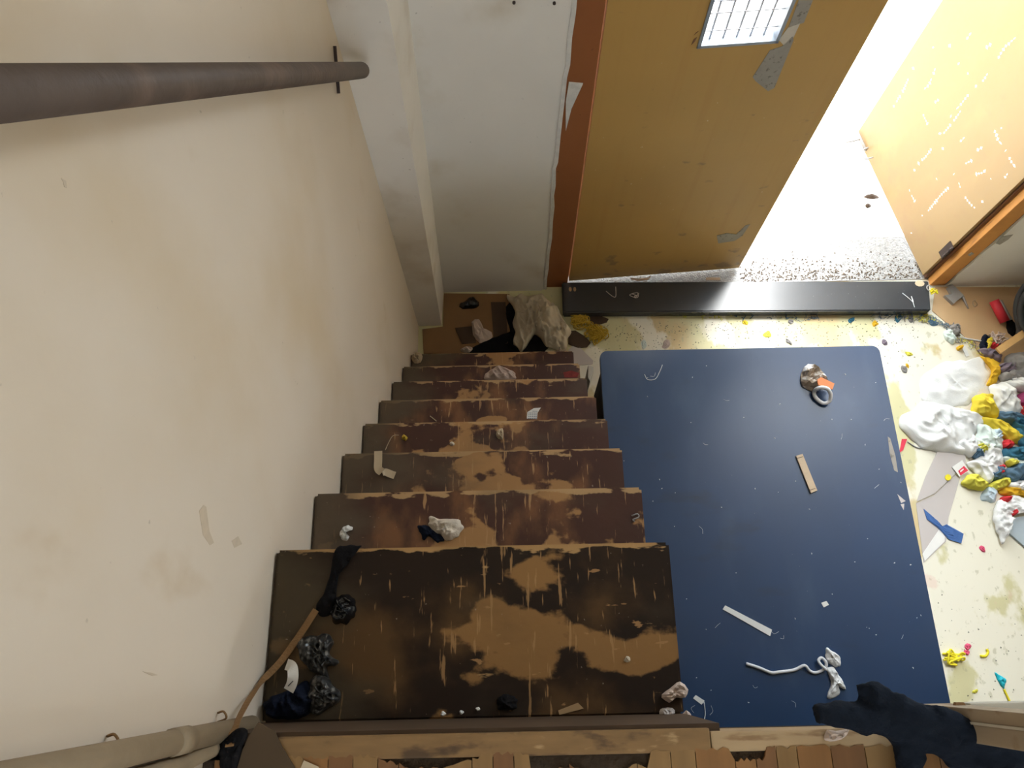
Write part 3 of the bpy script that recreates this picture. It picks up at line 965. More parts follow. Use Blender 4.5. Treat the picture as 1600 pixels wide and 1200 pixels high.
cd = tube('conduit', [(-0.463, -0.086, 2.30), (-0.463, -0.086, 3.3)], 0.0165, M_conduit, seg=14, per=1,
          label='thick dusty conduit rising up the cream wall', cat='pipe')
cp = tube('coupling', [(0, 0, 0.28), (0, 0, 0.33)], 0.0185, M_conduit, cd, seg=14, per=1)
tube('conduit', [(-0.466, -0.108, 2.47), (-0.466, -0.112, 2.53), (-0.468, -0.118, 2.65), (-0.468, -0.120, 3.3)], 0.0125, M_conduit, seg=12, per=4,
     label='thinner conduit beside the thick one on the cream wall', cat='pipe')
for i, (px, py, lab) in enumerate(((171, 1156, 'rusty clip on the wall above the conduit, nearer the left edge'), (343, 1118, 'torn clip on the wall by the brown strap'))):
    p = at(px, py, X=-0.478)
    tube('wall_clip', [p + Vector((-0.003, 0.004, 0)), p + Vector((0.008, 0.006, 0.006)), p + Vector((0.012, -0.004, 0.002)), p + Vector((-0.003, -0.010, -0.002))], 0.0018,
         M_strap, per=4, seg=6, label=lab, cat='clip')

# ------------------------------------------------------------------ black table
TZ = 0.75
tb = empty('work_table', (0.98, 0.45, 0)); tag(tb, 'large navy-black laminate table beside the stairs', 'table')
x0, x1, yn, yf = 0.386, 1.572, -0.42, 1.252


def rounded_rect(x0, x1, y0, y1, r, seg=5):
    P = []
    for cx, cy, a0 in ((x1 - r, y1 - r, 0), (x0 + r, y1 - r, 90), (x0 + r, y0 + r, 180), (x1 - r, y0 + r, 270)):
        for k in range(seg + 1):
            a = math.radians(a0 + 90 * k / seg)
            P.append((cx + r * math.cos(a), cy + r * math.sin(a)))
    return P


P = [Vector((x - 0.98, y - 0.45, TZ - 0.03)) for x, y in rounded_rect(x0, x1, yn, yf, 0.03)]
v, f = prism_geo(P, (0, 0, 0.03))
o = mesh_obj('table_top', v, f, M_table, tb)
for lx in (x0 + 0.05, x1 - 0.09):
    for ly in (yn + 0.06, yf - 0.10):
        box('leg', lx - 0.98, lx + 0.04 - 0.98, ly - 0.45, ly + 0.04 - 0.45, 0, TZ - 0.031, M_tableleg, tb, bevel=0.003)
box('side_panel', x0 + 0.02 - .98, x0 + 0.04 - .98, yn + 0.10 - .45, yf - 0.03 - .45, 0.004, TZ - 0.131, M_tableleg, tb)
box('apron', x0 + 0.02 - .98, x0 + 0.045 - .98, yn + 0.05 - .45, yf - 0.05 - .45, TZ - 0.13, TZ - 0.031, M_tableleg, tb)
box('apron', x1 - 0.045 - .98, x1 - 0.02 - .98, yn + 0.05 - .45, yf - 0.05 - .45, TZ - 0.13, TZ - 0.031, M_tableleg, tb)
box('apron', x0 + 0.05 - .98, x1 - 0.05 - .98, yf - 0.05 - .45, yf - 0.025 - .45, TZ - 0.13, TZ - 0.031, M_tableleg, tb)
# chipped laminate along the right edge
for px in (((1387, 682), (1391, 685), (1399, 712), (1403, 738), (1397, 735), (1390, 708)), ((1402, 772), (1415, 783), (1408, 786)), ((1407, 788), (1413, 787), (1412, 797))):
    P = [at(x, y, z=TZ + 0.0002) - Vector((0.98, 0.45, 0)) for x, y in px]
    v, f = prism_geo(P, (0, 0, 0.0006)); mesh_obj('chipped_laminate', v, f, M_scrape if len(px) > 4 else M_kraft, tb)

# things on the table
T = TZ + 0.0003
tr = empty('tape_bundle', at(1275, 600, z=TZ)); tag(tr, 'film-wrapped bundle with a white loop and orange tab on the table', 'bundle')
oo = tr.location.copy()
b = crumple('film_wrap', ((1249, 590), (1256, 575), (1268, 570), (1282, 580), (1292, 596), (1285, 606), (1270, 612), (1254, 604)), T, M_bundle, 0.045, seed=4, rings=6, freq=60, parent=None)
b.parent = tr; b.location = b.location - oo
lp = [at(x, y, z=TZ + zz) - oo for x, y, zz in ((1272, 612, .02), (1280, 606, .05), (1292, 607, .055), (1298, 616, .04), (1296, 627, .02), (1286, 630, .012), (1275, 622, .012))]
tube('white_loop', lp, 0.008, M_ring, tr, closed=True, per=4)
P = [at(x, y, z=TZ + 0.05) - oo for x, y in ((1276, 594), (1282, 590), (1303, 600), (1300, 609), (1278, 602))]
v, f = prism_geo(P, (0, 0, 0.006)); mesh_obj('orange_tab', v, f, M_orange, tr)

s = plate('wooden_stick', ((1243, 713), (1253, 710), (1276, 767), (1266, 771)), T, M_stick, 0.008)
tag(s, 'flat pale wooden stick lying on the table', 'stick')
for a, bb in (((1244.5, 716.5), (1254.5, 713.5)), ((1264.5, 766), (1274, 763))):
    P0, P1 = at(*a, z=TZ + 0.0084) - s.location, at(*bb, z=TZ + 0.0084) - s.location
    tube('dark_band', [P0, P1], 0.001, M_darkcard, s, per=1, seg=5)
o = plate('paper_strip', ((1129, 952), (1133, 946), (1206, 984), (1203, 994)), T, M_paper, 0.003); tag(o, 'long white paper strip lying on the table', 'paper')
o = plate('paper_square', ((1283, 942), (1291, 939), (1295, 945), (1287, 949)), T, M_paper, 0.002); tag(o, 'tiny white paper square on the table', 'paper')
cord = [(1166, 1037, .005), (1185, 1043, .005), (1205, 1051, .006), (1217, 1050, .008), (1240, 1047, .006), (1257, 1040, .012), (1265, 1048, .006), (1275, 1051, .005), (1288, 1045, .008),
        (1291, 1036, .014), (1284, 1028, .012), (1279, 1032, .012), (1283, 1039, .016), (1292, 1047, .016)]
tube('cotton_rope', [at(x, y, z=TZ + z) for x, y, z in cord], 0.0055, M_ring, per=6, label='thin white cord trailing across the table', cat='cord')
rag('white_scrap', ((1291, 1012), (1298, 1016), (1312, 1026), (1312, 1042), (1298, 1038), (1290, 1030)), T, C_white, h=0.02, fold=0.012, freq=70, seed=2, rings=7, label='folded white cloth scrap at the end of the cord', cat='cloth')
rag('white_scrap', ((1292, 1046), (1303, 1043), (1312, 1058), (1321, 1076), (1313, 1074), (1306, 1068), (1311, 1086), (1292, 1090), (1298, 1068)), T, C_white, h=0.018, fold=0.016, freq=90, ang=2.6, seed=5,
    rings=8, label='frayed white cloth strips beside the black garment', cat='cloth')
tg = plate('white_tag', ((1083, 1091), (1087, 1086), (1101, 1095), (1096, 1101)), T, M_paper, 0.002); tag(tg, 'white swing tag with a thread on the table corner', 'tag')
tube('thread', [at(x, y, z=TZ + .002) - tg.location for x, y in ((1100, 1097), (1102, 1115), (1100, 1130), (1108, 1130), (1119, 1140))], 0.0016, M_chalk, tg, seg=5)
# bits of lint and thread all over the table
rl = random.Random(21)
geos = []
lint = [(1020, 585, 1), (1012, 590, 0), (1210, 985, 1), (1222, 995, 1), (1180, 1072, 1), (1410, 995, 1), (1240, 1100, 1), (1150, 895, 0), (1085, 1108, 1), (1110, 1110, 1), (975, 720, 0), (1034, 763, 0), (1020, 783, 0),
        (1055, 770, 0), (1095, 828, 1), (1330, 655, 0), (1370, 760, 1), (1352, 695, 0), (1315, 682, 1), (1398, 880, 0), (1300, 655, 0)]
for i in range(45):
    lint.append((rl.uniform(1000, 1440), rl.uniform(570, 1100), rl.random() < .1))
for x, y, lng in lint:
    p = at(x, y, z=TZ + 0.0012)
    if not (x0 + .02 < p.x < x1 - .02 and yn < p.y < yf - .02):
        continue
    a = rl.uniform(0, 6.28)
    L = rl.uniform(0.015, 0.035) if lng else rl.uniform(0.002, 0.006)
    d1_, d2_ = Vector((math.cos(a), math.sin(a), 0)) * L, Vector((-math.sin(a), math.cos(a), 0)) * L * rl.uniform(-.5, .5)
    geos.append(tube_geo(catmull([p - d1_ / 2, p + d2_, p + d1_ / 2], 4), 0.0005 if lng else 0.0012, 4))
o = joined('table_lint', geos, M_chalk); tag(o, 'scattered white lint and thread ends on the table top', 'lint', kind='stuff')
tube('white_thread', [at(x, y, z=TZ + .002) for x, y in ((1007, 585), (1012, 593), (1024, 592), (1031, 580), (1035, 570))], 0.0014, M_chalk, seg=5, label='curved white thread near the far table corner', cat='thread')

# ------------------------------------------------------------------ dark garment draped over the landing edge
GM = bmesh.new()


def blob(pts, rad):
    P = catmull([at(x, y, z=z) for x, y, z in pts], 5)
    n = len(P)
    R = []
    for i in range(n):
        t = i / (n - 1) * (len(rad) - 1)
        k = min(int(t), len(rad) - 2)
        R.append(rad[k] + (rad[k + 1] - rad[k]) * (t - k))
    v, f = tube_geo(P, R, 12)
    vs = [GM.verts.new(q) for q in v]
    for q in f:
        GM.faces.new([vs[i] for i in q])


blob([(1275, 1116, 2.50), (1330, 1117, 2.505), (1390, 1124, 2.51), (1450, 1143, 2.51), (1520, 1166, 2.505), (1600, 1200, 2.50), (1680, 1236, 2.50)], [0.016, 0.022, 0.027, 0.027, 0.032, 0.036, 0.04])
blob([(1337, 1080, 2.505), (1370, 1084, 2.52), (1410, 1104, 2.53), (1450, 1126, 2.53), (1490, 1150, 2.525)], [0.010, 0.014, 0.016, 0.018, 0.02])
blob([(1442, 1114, 2.53), (1468, 1114, 2.54), (1500, 1131, 2.54), (1540, 1156, 2.535), (1600, 1190, 2.53)], [0.008, 0.011, 0.013, 0.016, 0.025])
blob([(1408, 1146, 2.50), (1418, 1165, 2.50), (1424, 1200, 2.492), (1428, 1250, 2.488)], [0.020, 0.020, 0.019, 0.019])
blob([(1330, 1128, 2.50), (1400, 1140, 2.50), (1470, 1165, 2.50), (1540, 1200, 2.50)], [0.012, 0.016, 0.018, 0.03])
blob([(1480, 1162, 2.515), (1550, 1195, 2.51), (1620, 1230, 2.51), (1690, 1260, 2.51)], [0.015, 0.035, 0.05, 0.05])
me = bpy.data.meshes.new('dark_garment'); GM.to_mesh(me); GM.free()
g = bpy.data.objects.new('dark_garment', me); COL.objects.link(g)
me.materials.append(C_navyblk)
md = g.modifiers.new('remesh', 'REMESH'); md.mode = 'VOXEL'; md.voxel_size = 0.0035
md2 = g.modifiers.new('smooth', 'SMOOTH'); md2.iterations = 2; md2.factor = 0.5
tx_ = bpy.data.textures.new('garment_folds', 'CLOUDS'); tx_.noise_scale = 0.03; tx_.noise_depth = 2
md3 = g.modifiers.new('folds', 'DISPLACE'); md3.texture = tx_; md3.strength = 0.018; md3.mid_level = 0.5; md3.texture_coords = 'GLOBAL'
dg = bpy.context.evaluated_depsgraph_get()
me2 = bpy.data.meshes.new_from_object(g.evaluated_get(dg))
g.modifiers.clear()
g.data = me2
me2.name = 'dark_garment'
for q in me2.vertices:
    if q.co.z < LZ + 0.004 and q.co.y < -0.09:
        q.co.z = LZ + 0.004
me2.polygons.foreach_set('use_smooth', [True] * len(me2.polygons))
recentre(g)
tag(g, 'dark navy knitted garment draped over the landing edge', 'garment')
# wool fluff caught under it
crumple('fluff_tuft', ((1288, 1150), (1292, 1140), (1305, 1142), (1318, 1140), (1326, 1138), (1322, 1150), (1305, 1158), (1290, 1156)), LZ + 0.0005, M_paperpink, 0.012,
        'beige tuft of fluff on the landing edge under the garment', 'fluff', seed=6, freq=120)

# railing post and rail at the right end of the landing edge
ps = empty('railing_post', (0.68, -0.09, LZ)); tag(ps, 'weathered wooden railing post standing beside the dark garment', 'post')
box('post_board', -0.02, 0.03, 0.0025, 0.021, -0.06, 0.9, M_postwood, ps, bevel=0.002)
box('post_board', -0.02, 0.03, -0.026, 0.0, -0.0, 0.9, M_postwood, ps, bevel=0.002)
box('pale_highlight_strip', -0.0225, 0.0, -0.0005, 0.003, -0.0, 0.9, M_palewood, ps)  # pale strip standing in for the bright highlight between the two boards
rb = empty('railing_beam', (1.2, -0.085, LZ - 0.06)); tag(rb, 'pale grey wooden beam running right from the railing post', 'beam')
p0 = at(1600, 1097, z=LZ - 0.02)
box('beam_board', 0.72 - 1.2, 0.95, -0.015, p0.y + 0.085, 0.0, 0.04, M_palewood, rb, bevel=0.002)
box('beam_board', 0.72 - 1.2, 0.95, -0.015, p0.y + 0.085 - 0.012, 0.0405, 0.06, M_palewood, rb, bevel=0.002)
o = plate('wood_chip', ((1488, 1104), (1490, 1097), (1502, 1097), (1506, 1104)), LZ + 0.0005, M_card, 0.008); tag(o, 'small brown wood chip on the pale beam', 'wood chip')

# ------------------------------------------------------------------ litter on the top tread
S = Z1 + 0.0003
rag('black_ribbon', ((527, 858), (556, 853), (564, 855), (545, 870), (532, 892), (526, 920), (524, 945), (512, 962), (500, 958), (495, 945), (506, 928), (515, 898)), S, C_black, h=0.008, fold=0.006, freq=70, seed=1,
    label='black cloth strip lying on the top tread to its front edge', cat='cloth')
rag('plastic_lump', ((524, 938), (534, 930), (547, 928), (556, 942), (553, 965), (535, 976), (518, 968)), S, M_blackbag, h=0.035, fold=0.02, freq=60, seed=2,
    label='glossy black plastic lump on the top tread', cat='plastic')
rag('plastic_film', ((466, 1003), (488, 994), (505, 990), (521, 1000), (515, 1022), (527, 1032), (526, 1040), (512, 1044), (513, 1060), (490, 1050), (472, 1028)), S, M_film, h=0.03, fold=0.022, freq=90, ang=0.3, seed=3, rings=16,
    label='crinkled grey-black plastic film on the top tread', cat='plastic')
rag('plastic_film', ((487, 1062), (508, 1056), (524, 1074), (534, 1082), (531, 1096), (514, 1106), (492, 1116), (480, 1092)), S, M_film, h=0.028, fold=0.02, freq=100, ang=1.1, seed=9, rings=14,
    label='smaller crinkled dark film at the back of the top tread', cat='plastic')
rag('dark_cloth', ((414, 1096), (436, 1084), (455, 1078), (478, 1066), (492, 1088), (482, 1116), (455, 1124), (428, 1122), (416, 1112)), S, C_navy, h=0.05, fold=0.02, freq=40, seed=4,
    label='bundle of dark navy cloth in the wall corner of the top tread', cat='cloth')
lb = ribbon('paper_label', [at(448, 1038, z=S + .032), at(456, 1042, z=S + .045), at(458, 1055, z=S + .052), at(456, 1068, z=S + .05), at(451, 1079, z=S + .046)], 0.020, 0.0008, M_paper,
            label='curled white paper label with a pen mark on the top tread', cat='label')
tube('pen_mark', [at(450, 1072, z=S + .0505) - lb.location, at(458, 1064, z=S + .0525) - lb.location], 0.0008, M_ink, lb, per=1, seg=4)
ribbon('webbing_strap', [at(494, 953, z=S + .012), at(470, 990, z=S + .010), at(440, 1032, z=S + .014), at(414, 1060, z=2.225), Vector((-0.462, -0.035, 2.31)), Vector((-0.452, -0.062, 2.39)), Vector((-0.441, -0.083, 2.45)), Vector((-0.438, -0.105, 2.475))],
       0.013, 0.0015, M_strap, label='brown webbing strap running from the top tread up to the conduit', cat='strap')
rag('black_lump', ((776, 1100), (780, 1088), (792, 1085), (806, 1090), (808, 1104), (794, 1110), (780, 1108)), S, C_black, h=0.02, fold=0.01, freq=70, seed=6, rings=7,
    label='small black cloth ball at the back of the top tread', cat='cloth')
o = plate('cardboard_bit', ((872, 1110), (903, 1098), (912, 1107), (874, 1117)), S, M_card2, 0.002); tag(o, 'torn tan cardboard bit on the top tread', 'cardboard')
crumple('tissue_wad', ((1040, 1080), (1052, 1072), (1062, 1065), (1074, 1078), (1070, 1090), (1056, 1091), (1046, 1097), (1034, 1090)), S, M_paperpink, 0.022, 'crumpled beige tissue at the right edge of the top tread', 'tissue', seed=3)
crumple('tissue_wad', ((1030, 1112), (1035, 1106), (1050, 1106), (1056, 1114), (1045, 1121), (1032, 1120)), S, M_kraft, 0.014, 'crumpled grey tissue in the back corner of the top tread', 'tissue', seed=8)
crumple('tissue_wad', ((1064, 1118), (1072, 1110), (1079, 1116), (1079, 1125), (1068, 1122)), S + 0.001, M_paperpink, 0.014, 'small pinkish tissue scrap beside the grey tissue', 'tissue', seed=5)
for i, (x, y, r, lab) in enumerate(((980, 1030, 5, 'pale round crumb on the top tread beside the worn patch'), (692, 1115, 4, 'white crumb at the back of the top tread, leftmost of three'),
                                    (721, 1113, 3.4, 'white crumb at the back of the top tread, middle of three'), (747, 1108, 3.2, 'white sliver at the back of the top tread, rightmost of three'))):
    crumple('crumb', [(x + r * math.cos(a) * (1 + .3 * math.sin(3 * a + i)), y + r * math.sin(a)) for a in [k * .9 for k in range(7)]], S, M_stone if i == 0 else M_paper, 0.005, lab, 'crumb', seed=i, rings=3, freq=150)

# second tread
S2 = Z1 - RISE + 0.0003
rag('white_curl', ((531, 835), (534, 826), (543, 821), (551, 825), (549, 829), (543, 829), (541, 834), (546, 839), (541, 845), (534, 843)), S2, C_white, h=0.014, fold=0.008, freq=80, seed=2, rings=6,
    label='small white curl of tape on the second tread', cat='tape')
rag('linen_scrap', ((668, 818), (674, 808), (690, 812), (716, 812), (727, 826), (715, 838), (698, 846), (688, 836), (676, 830)), S2, C_offwhite, h=0.018, fold=0.012, freq=55, ang=2.2, seed=7,
    label='off-white linen scrap on the second tread', cat='cloth')
rag('black_scrap', ((653, 824), (660, 819), (672, 824), (682, 832), (694, 842), (684, 848), (670, 838), (662, 844)), S2, C_navy, h=0.008, fold=0.006, freq=90, seed=8, rings=7,
    label='frayed black scrap under the linen scrap', cat='cloth')
tube('metal_staple', [at(x, y, z=S2 + .003) for x, y in ((987, 806), (996, 803), (998, 808), (989, 812), (992, 815))], 0.0018, M_metal, seg=5, per=3, label='bent metal staple near the right end of the second tread', cat='staple')

# third tread
S3 = Z1 - RISE * 2 + 0.0003
mt = [at(591, 705, z=S3 + .002), at(591, 718, z=S3 + .003), at(591, 732, z=S3 + .012), at(597, 738, z=S3 + .02), at(603, 738, z=S3 + .010), at(611, 741, z=S3 + .004), at(617, 743, z=S3 + .003)]
ribbon('masking_tape', mt[:4], 0.023, 0.0012, M_tape, label='twisted cream masking tape strip on the third tread', cat='tape')
tp = bpy.data.objects['masking_tape']
rb_ = ribbon('twisted_end', [q - tp.location for q in mt[3:]], 0.021, 0.0012, M_tape, tp)

# fourth tread
S4 = Z1 - RISE * 3 + 0.0003
crumple('paper_wad', ((775, 680), (777, 672), (785, 670), (787, 678), (785, 687), (779, 686)), S4, M_tape, 0.02, 'crumpled cream paper wad on the fourth tread', 'paper', seed=3)
crumple('crumb', ((702, 693), (706, 690), (711, 694), (706, 697)), S4, M_stone, 0.008, 'pale crumb on the worn patch of the fourth tread', 'crumb', seed=6, rings=3)
crumple('yellow_knot', ((627, 685), (631, 679), (637, 684), (634, 689)), S4, M_yellowyarn, 0.014, 'tiny yellow knot on the fourth tread', 'knot', seed=4)
tube('thin_thread', [at(x, y, z=S4 + .002) for x, y in ((602, 703), (608, 690), (614, 681), (623, 680))], 0.0012, M_tape, seg=5, label='thin pale thread beside the yellow knot', cat='thread')

# fifth tread
S5 = Z1 - RISE * 4 + 0.0003
pl5 = plate('printed_label', ((823, 654), (824, 644), (834, 638), (845, 637), (840, 645), (839, 655)), S5, M_paper, 0.0015); tag(pl5, 'torn printed paper label on the fifth tread', 'label')
geos = []
for r_ in range(5):
    yy = 642 + r_ * 2.8
    for c_ in range(5):
        xx = 825.5 + c_ * 2.8 + (1.2 if r_ == 0 else 0)
        if r_ == 0 and c_ < 2:
            continue
        P = [at(a, b_, z=S5 + 0.0017) - pl5.location for a, b_ in ((xx, yy), (xx + 1.9, yy), (xx + 1.9, yy + 1.2), (xx, yy + 1.2))]
        geos.append(prism_geo(P, (0, 0, 0.0003)))
tag(joined('print_lines', geos, M_print, pl5), 'rows of blue-grey print', kind='stuff')
tube('thin_thread', [at(672, 650, z=S5 + .002), at(682, 658, z=S5 + .002)], 0.0018, M_tape, seg=5, per=1, label='short straw across the edge of the fifth tread', cat='straw')

# seventh tread, eighth tread
rag('pink_cloth', ((757, 592), (764, 580), (775, 574), (784, 573), (797, 578), (806, 585), (804, 593), (780, 595)), z7 + 0.0003, C_pink, h=0.03, fold=0.02, freq=45, seed=2,
    label='crumpled pinkish-white cloth on a low tread', cat='cloth')
z8 = Z1 - RISE * 7
crumple('paper_wad', ((643, 560), (646, 552), (655, 551), (661, 557), (657, 566), (648, 567)), z8 + 0.0003, M_tape, 0.03, 'crumpled cream paper wad against the wall beside the lowest tread', 'paper', seed=9, freq=60)

# ------------------------------------------------------------------ foot of the stairs
F0 = 0.0004
o = plate('cardboard_sheet', ((660, 515), (692, 511), (694, 459), (796, 460), (806, 540), (802, 553), (662, 553)), F0, M_card, 0.006); tag(o, 'flattened brown cardboard sheet at the foot of the stairs', 'cardboard')
CZ0 = 0.0068
o = plate('card_strip', ((767, 473), (790, 473), (794, 540), (772, 538)), CZ0, M_darkcard, 0.008); tag(o, 'dark brown card strip between paper and cream cloth', 'cardboard')
o = plate('card_flap', ((711, 513), (740, 510), (744, 536), (722, 538)), CZ0, M_darkcard, 0.006); tag(o, 'dark brown card flap beside the torn white paper', 'cardboard')
rag('black_bag_and_gap', ((716, 479), (727, 470), (740, 464), (748, 474), (744, 481), (728, 483)), CZ0, M_blackbag, h=0.04, fold=0.02, freq=30, seed=5, rings=7, label='small black plastic bag near the far wall', cat='bag')
crumple('torn_paper', ((737, 504), (749, 500), (756, 514), (769, 519), (767, 532), (749, 536), (739, 524)), CZ0, M_paperpink, 0.03, 'torn white paper on the cardboard sheet', 'paper', seed=7, freq=25)
crumple('torn_paper', ((720, 549), (724, 543), (735, 542), (739, 547), (733, 551)), CZ0, M_paperpink, 0.03, 'small paper scrap beside the lowest tread edge', 'paper', seed=2, freq=35)
rag('black_cloth', ((738, 552), (742, 541), (762, 539), (790, 543), (797, 520), (790, 490), (795, 472), (815, 465), (850, 480), (862, 520), (850, 552), (800, 556)), 0.0068, C_black, h=0.012, fold=0.014, freq=14, seed=2,
    label='black cloth spread under the cream cloth heap', cat='cloth')
rag('cream_cloth', ((794, 464), (806, 459), (830, 458), (850, 463), (862, 474), (877, 490), (890, 518), (889, 532), (878, 541), (858, 540), (846, 527), (836, 519), (828, 530), (818, 543), (811, 550), (804, 524), (802, 500), (806, 484)),
    0.055, C_cream, h=0.10, fold=0.085, freq=22, ang=0.25, seed=12, rings=26, per=7, label='heap of cream cotton cloth at the foot of the stairs', cat='cloth')
bpy.data.objects['cream_cloth'].location.z -= 0.036
crumple('tissue_wad', ((866, 546), (870, 540), (880, 542), (884, 548), (874, 552)), F0, M_paperpink, 0.05, 'pinkish tissue wad between the cream cloth and lowest tread', 'tissue', seed=11, freq=30)
tangle('yarn_tangle', (906, 502), F0, M_yellowyarn, 0.0026, 90, 0.055, 'mustard yarn tangle beside the cream cloth', 'yarn', 3, 0.03)
tangle('yarn_tangle', (931, 522), F0, M_yellowyarn, 0.0026, 110, 0.06, 'mustard yarn tangle nearer the table corner', 'yarn', 4, 0.03)
o = plate('leather_offcut', ((888, 518), (899, 517), (915, 527), (923, 536), (917, 543), (903, 544), (888, 538)), F0, M_darkcard, 0.006); tag(o, 'dark brown leather offcut between the yarn tangles', 'leather')
o = plate('leather_offcut', ((917, 494), (935, 493), (951, 499), (948, 504), (932, 509), (920, 502)), F0, M_darkcard, 0.006); tag(o, 'dark brown leather offcut beside the black plank', 'leather')
o = plate('white_paper', ((888, 548), (895, 540), (906, 543), (927, 564), (926, 569), (910, 571), (892, 571)), F0, M_kraft, 0.004); tag(o, 'pale paper piece on the floor by the lowest tread', 'paper')
o = plate('white_board', ((919, 571), (927, 573), (927, 581), (922, 596), (919, 590)), 0.46, M_palewood, -0.4595); tag(o, 'narrow white board standing between stairs and table', 'board')
o = plate('wood_splinter', ((985, 434), (1000, 436), (1013, 434), (1015, 431), (1017, 433), (1012, 438), (998, 439), (986, 437)), 0.0605, M_paperpink, 0.004); tag(o, 'pinkish curved splinter at the back of the black plank', 'splinter')
o = plate('wood_splinter', ((1103, 434), (1125, 434), (1125, 438), (1103, 438)), 0.0605, M_stick, 0.004); tag(o, 'pale straight splinter on the black plank beside the door edge', 'splinter')
tube('white_thread', [at(x, y, z=0.062) for x, y in ((947, 455), (957, 463), (962, 463), (962, 448))], 0.0018, M_kraft, seg=5, label='hooked thread on the dark end of the black plank', cat='thread')
tangle('white_thread', (994, 461), 0.0605, M_kraft, 0.002, 9, 0.035, 'knotted grey thread on the dark part of the black plank', 'thread', 9, 0.004)
tube('white_thread', [at(x, y, z=0.062) for x, y in ((1410, 458), (1420, 466), (1427, 472), (1424, 463), (1429, 480))], 0.0018, M_chalk, seg=5, label='white thread on the bright end of the black plank', cat='thread')

# ------------------------------------------------------------------ right side: board, hose, metal bits
o = plate('tan_board', ((1456, 486), (1461, 449), (1650, 449), (1680, 560), (1590, 602), (1560, 592), (1540, 560), (1500, 520), (1475, 502)), F0, M_brownboard, 0.004); tag(o, 'tan hardboard panel on the floor by the right door post', 'board')
BZ = 0.0048
m = plate('metal_plate', ((1478, 451), (1486, 447), (1503, 464), (1487, 477), (1473, 464), (1484, 462)), BZ, M_metal, 0.02); tag(m, 'grey notched metal plate lying by the right door post', 'plate')
tube('thin_rod', [at(1504, 463, z=BZ + .01), at(1513, 482, z=BZ + .005)], [0.008, 0.004], M_metal, seg=6, per=1, label='short pale rod beside the grey metal plate', cat='rod')
tangle('yellow_thread', (1457, 458), 0.0605, M_yellowrub, 0.003, 16, 0.02, 'yellow thread ball at the right end of the black plank', 'thread', 2, 0.02)
q = at(1452, 450, z=0.07)
tube('metal_ring', [q + Vector((0.013 * math.cos(a), 0.016 * math.sin(a), 0)) for a in [k * 1.047 for k in range(6)]], 0.003, M_metal, closed=True, per=3, seg=6, label='small metal ring at the end of the black plank', cat='ring')
tube('white_string', [at(x, y, z=BZ + .003) for x, y in ((1524, 468), (1520, 472), (1522, 479), (1527, 476), (1524, 470))], 0.002, M_tape, seg=5, label='curled pale string on the tan hardboard panel', cat='string')
# coil of hose leaning against the wall
hs = empty('hose_coil', (2.84, 1.64, BZ)); tag(hs, 'coil of black rubber hose leaning in the far right corner', 'hose')
nrm = Vector((-0.55, -0.62, 0.56)).normalized()
ua = nrm.cross(Vector((0, 0, 1))).normalized()
ub = ua.cross(nrm).normalized()
cc = Vector((0, 0, 0.25))
for k, (R_, dz) in enumerate(((0.235, 0), (0.215, 0.03), (0.228, -0.03), (0.185, 0.045), (0.165, 0.01))):
    ring = [cc + nrm * dz + (ua * math.cos(a) + ub * math.sin(a)) * R_ for a in [j * .524 for j in range(12)]]
    tube('hose_loop', ring, 0.017, M_hose, hs, closed=True, per=4, seg=10)
ring = [cc + nrm * 0.055 + (ua * math.cos(a) + ub * math.sin(a)) * 0.155 for a in (2.0, 2.4, 2.8, 3.2, 3.6, 4.0)]
tube('white_strip', ring, 0.009, M_ring, hs, per=4, seg=8)
rd = tube('red_bar', [at(1553, 470, z=0.055), at(1570, 503, z=0.035)], 0.026, M_redpl, seg=6, per=1, label='red painted bar beside the hose coil', cat='bar')
tube('chrome_rod', [at(1562, 470, z=0.03), at(1578, 500, z=0.03)], 0.012, M_metal, seg=8, per=1, label='grey rod lying along the red bar', cat='rod')
rag('black_scrap', ((1572, 505), (1580, 498), (1586, 512), (1584, 526), (1575, 520)), BZ, C_black, h=0.02, fold=0.015, freq=30, seed=5, rings=6, label='black cloth scrap below the red bar', cat='cloth')
rag('grey_sack', ((1583, 500), (1600, 488), (1640, 490), (1640, 525), (1600, 522), (1585, 520)), BZ, C_grey, h=0.05, fold=0.03, freq=18, seed=7, label='grey sack corner behind the orange lath', cat='sack')
la, lb_ = at(1558, 549, z=0.06), at(1608, 515, z=0.08)
ribbon('wooden_lath', [la, la.lerp(lb_, .5), lb_], 0.035, 0.012, M_lath, label='orange wooden lath resting on the rag heap', cat='lath')

# ------------------------------------------------------------------ rag heap, paper and scraps on the right
def R_(name, px, mat, label, h=0.05, fold=0.03, freq=22, ang=0.6, seed=0, z=F0, cat='cloth', rings=16, **k):
    mx, my = sum(p[0] for p in px) / len(px), sum(p[1] for p in px) / len(px)
    if z == F0 and name != 'under_sheet' and mx > 1512 and 590 < my < 762:
        z = 0.0095                                      # lies on the sheet under the heap
    return rag(name, px, z, mat, h=h, fold=fold, freq=freq, ang=ang, seed=seed, rings=rings, label=label, cat=cat, **k)


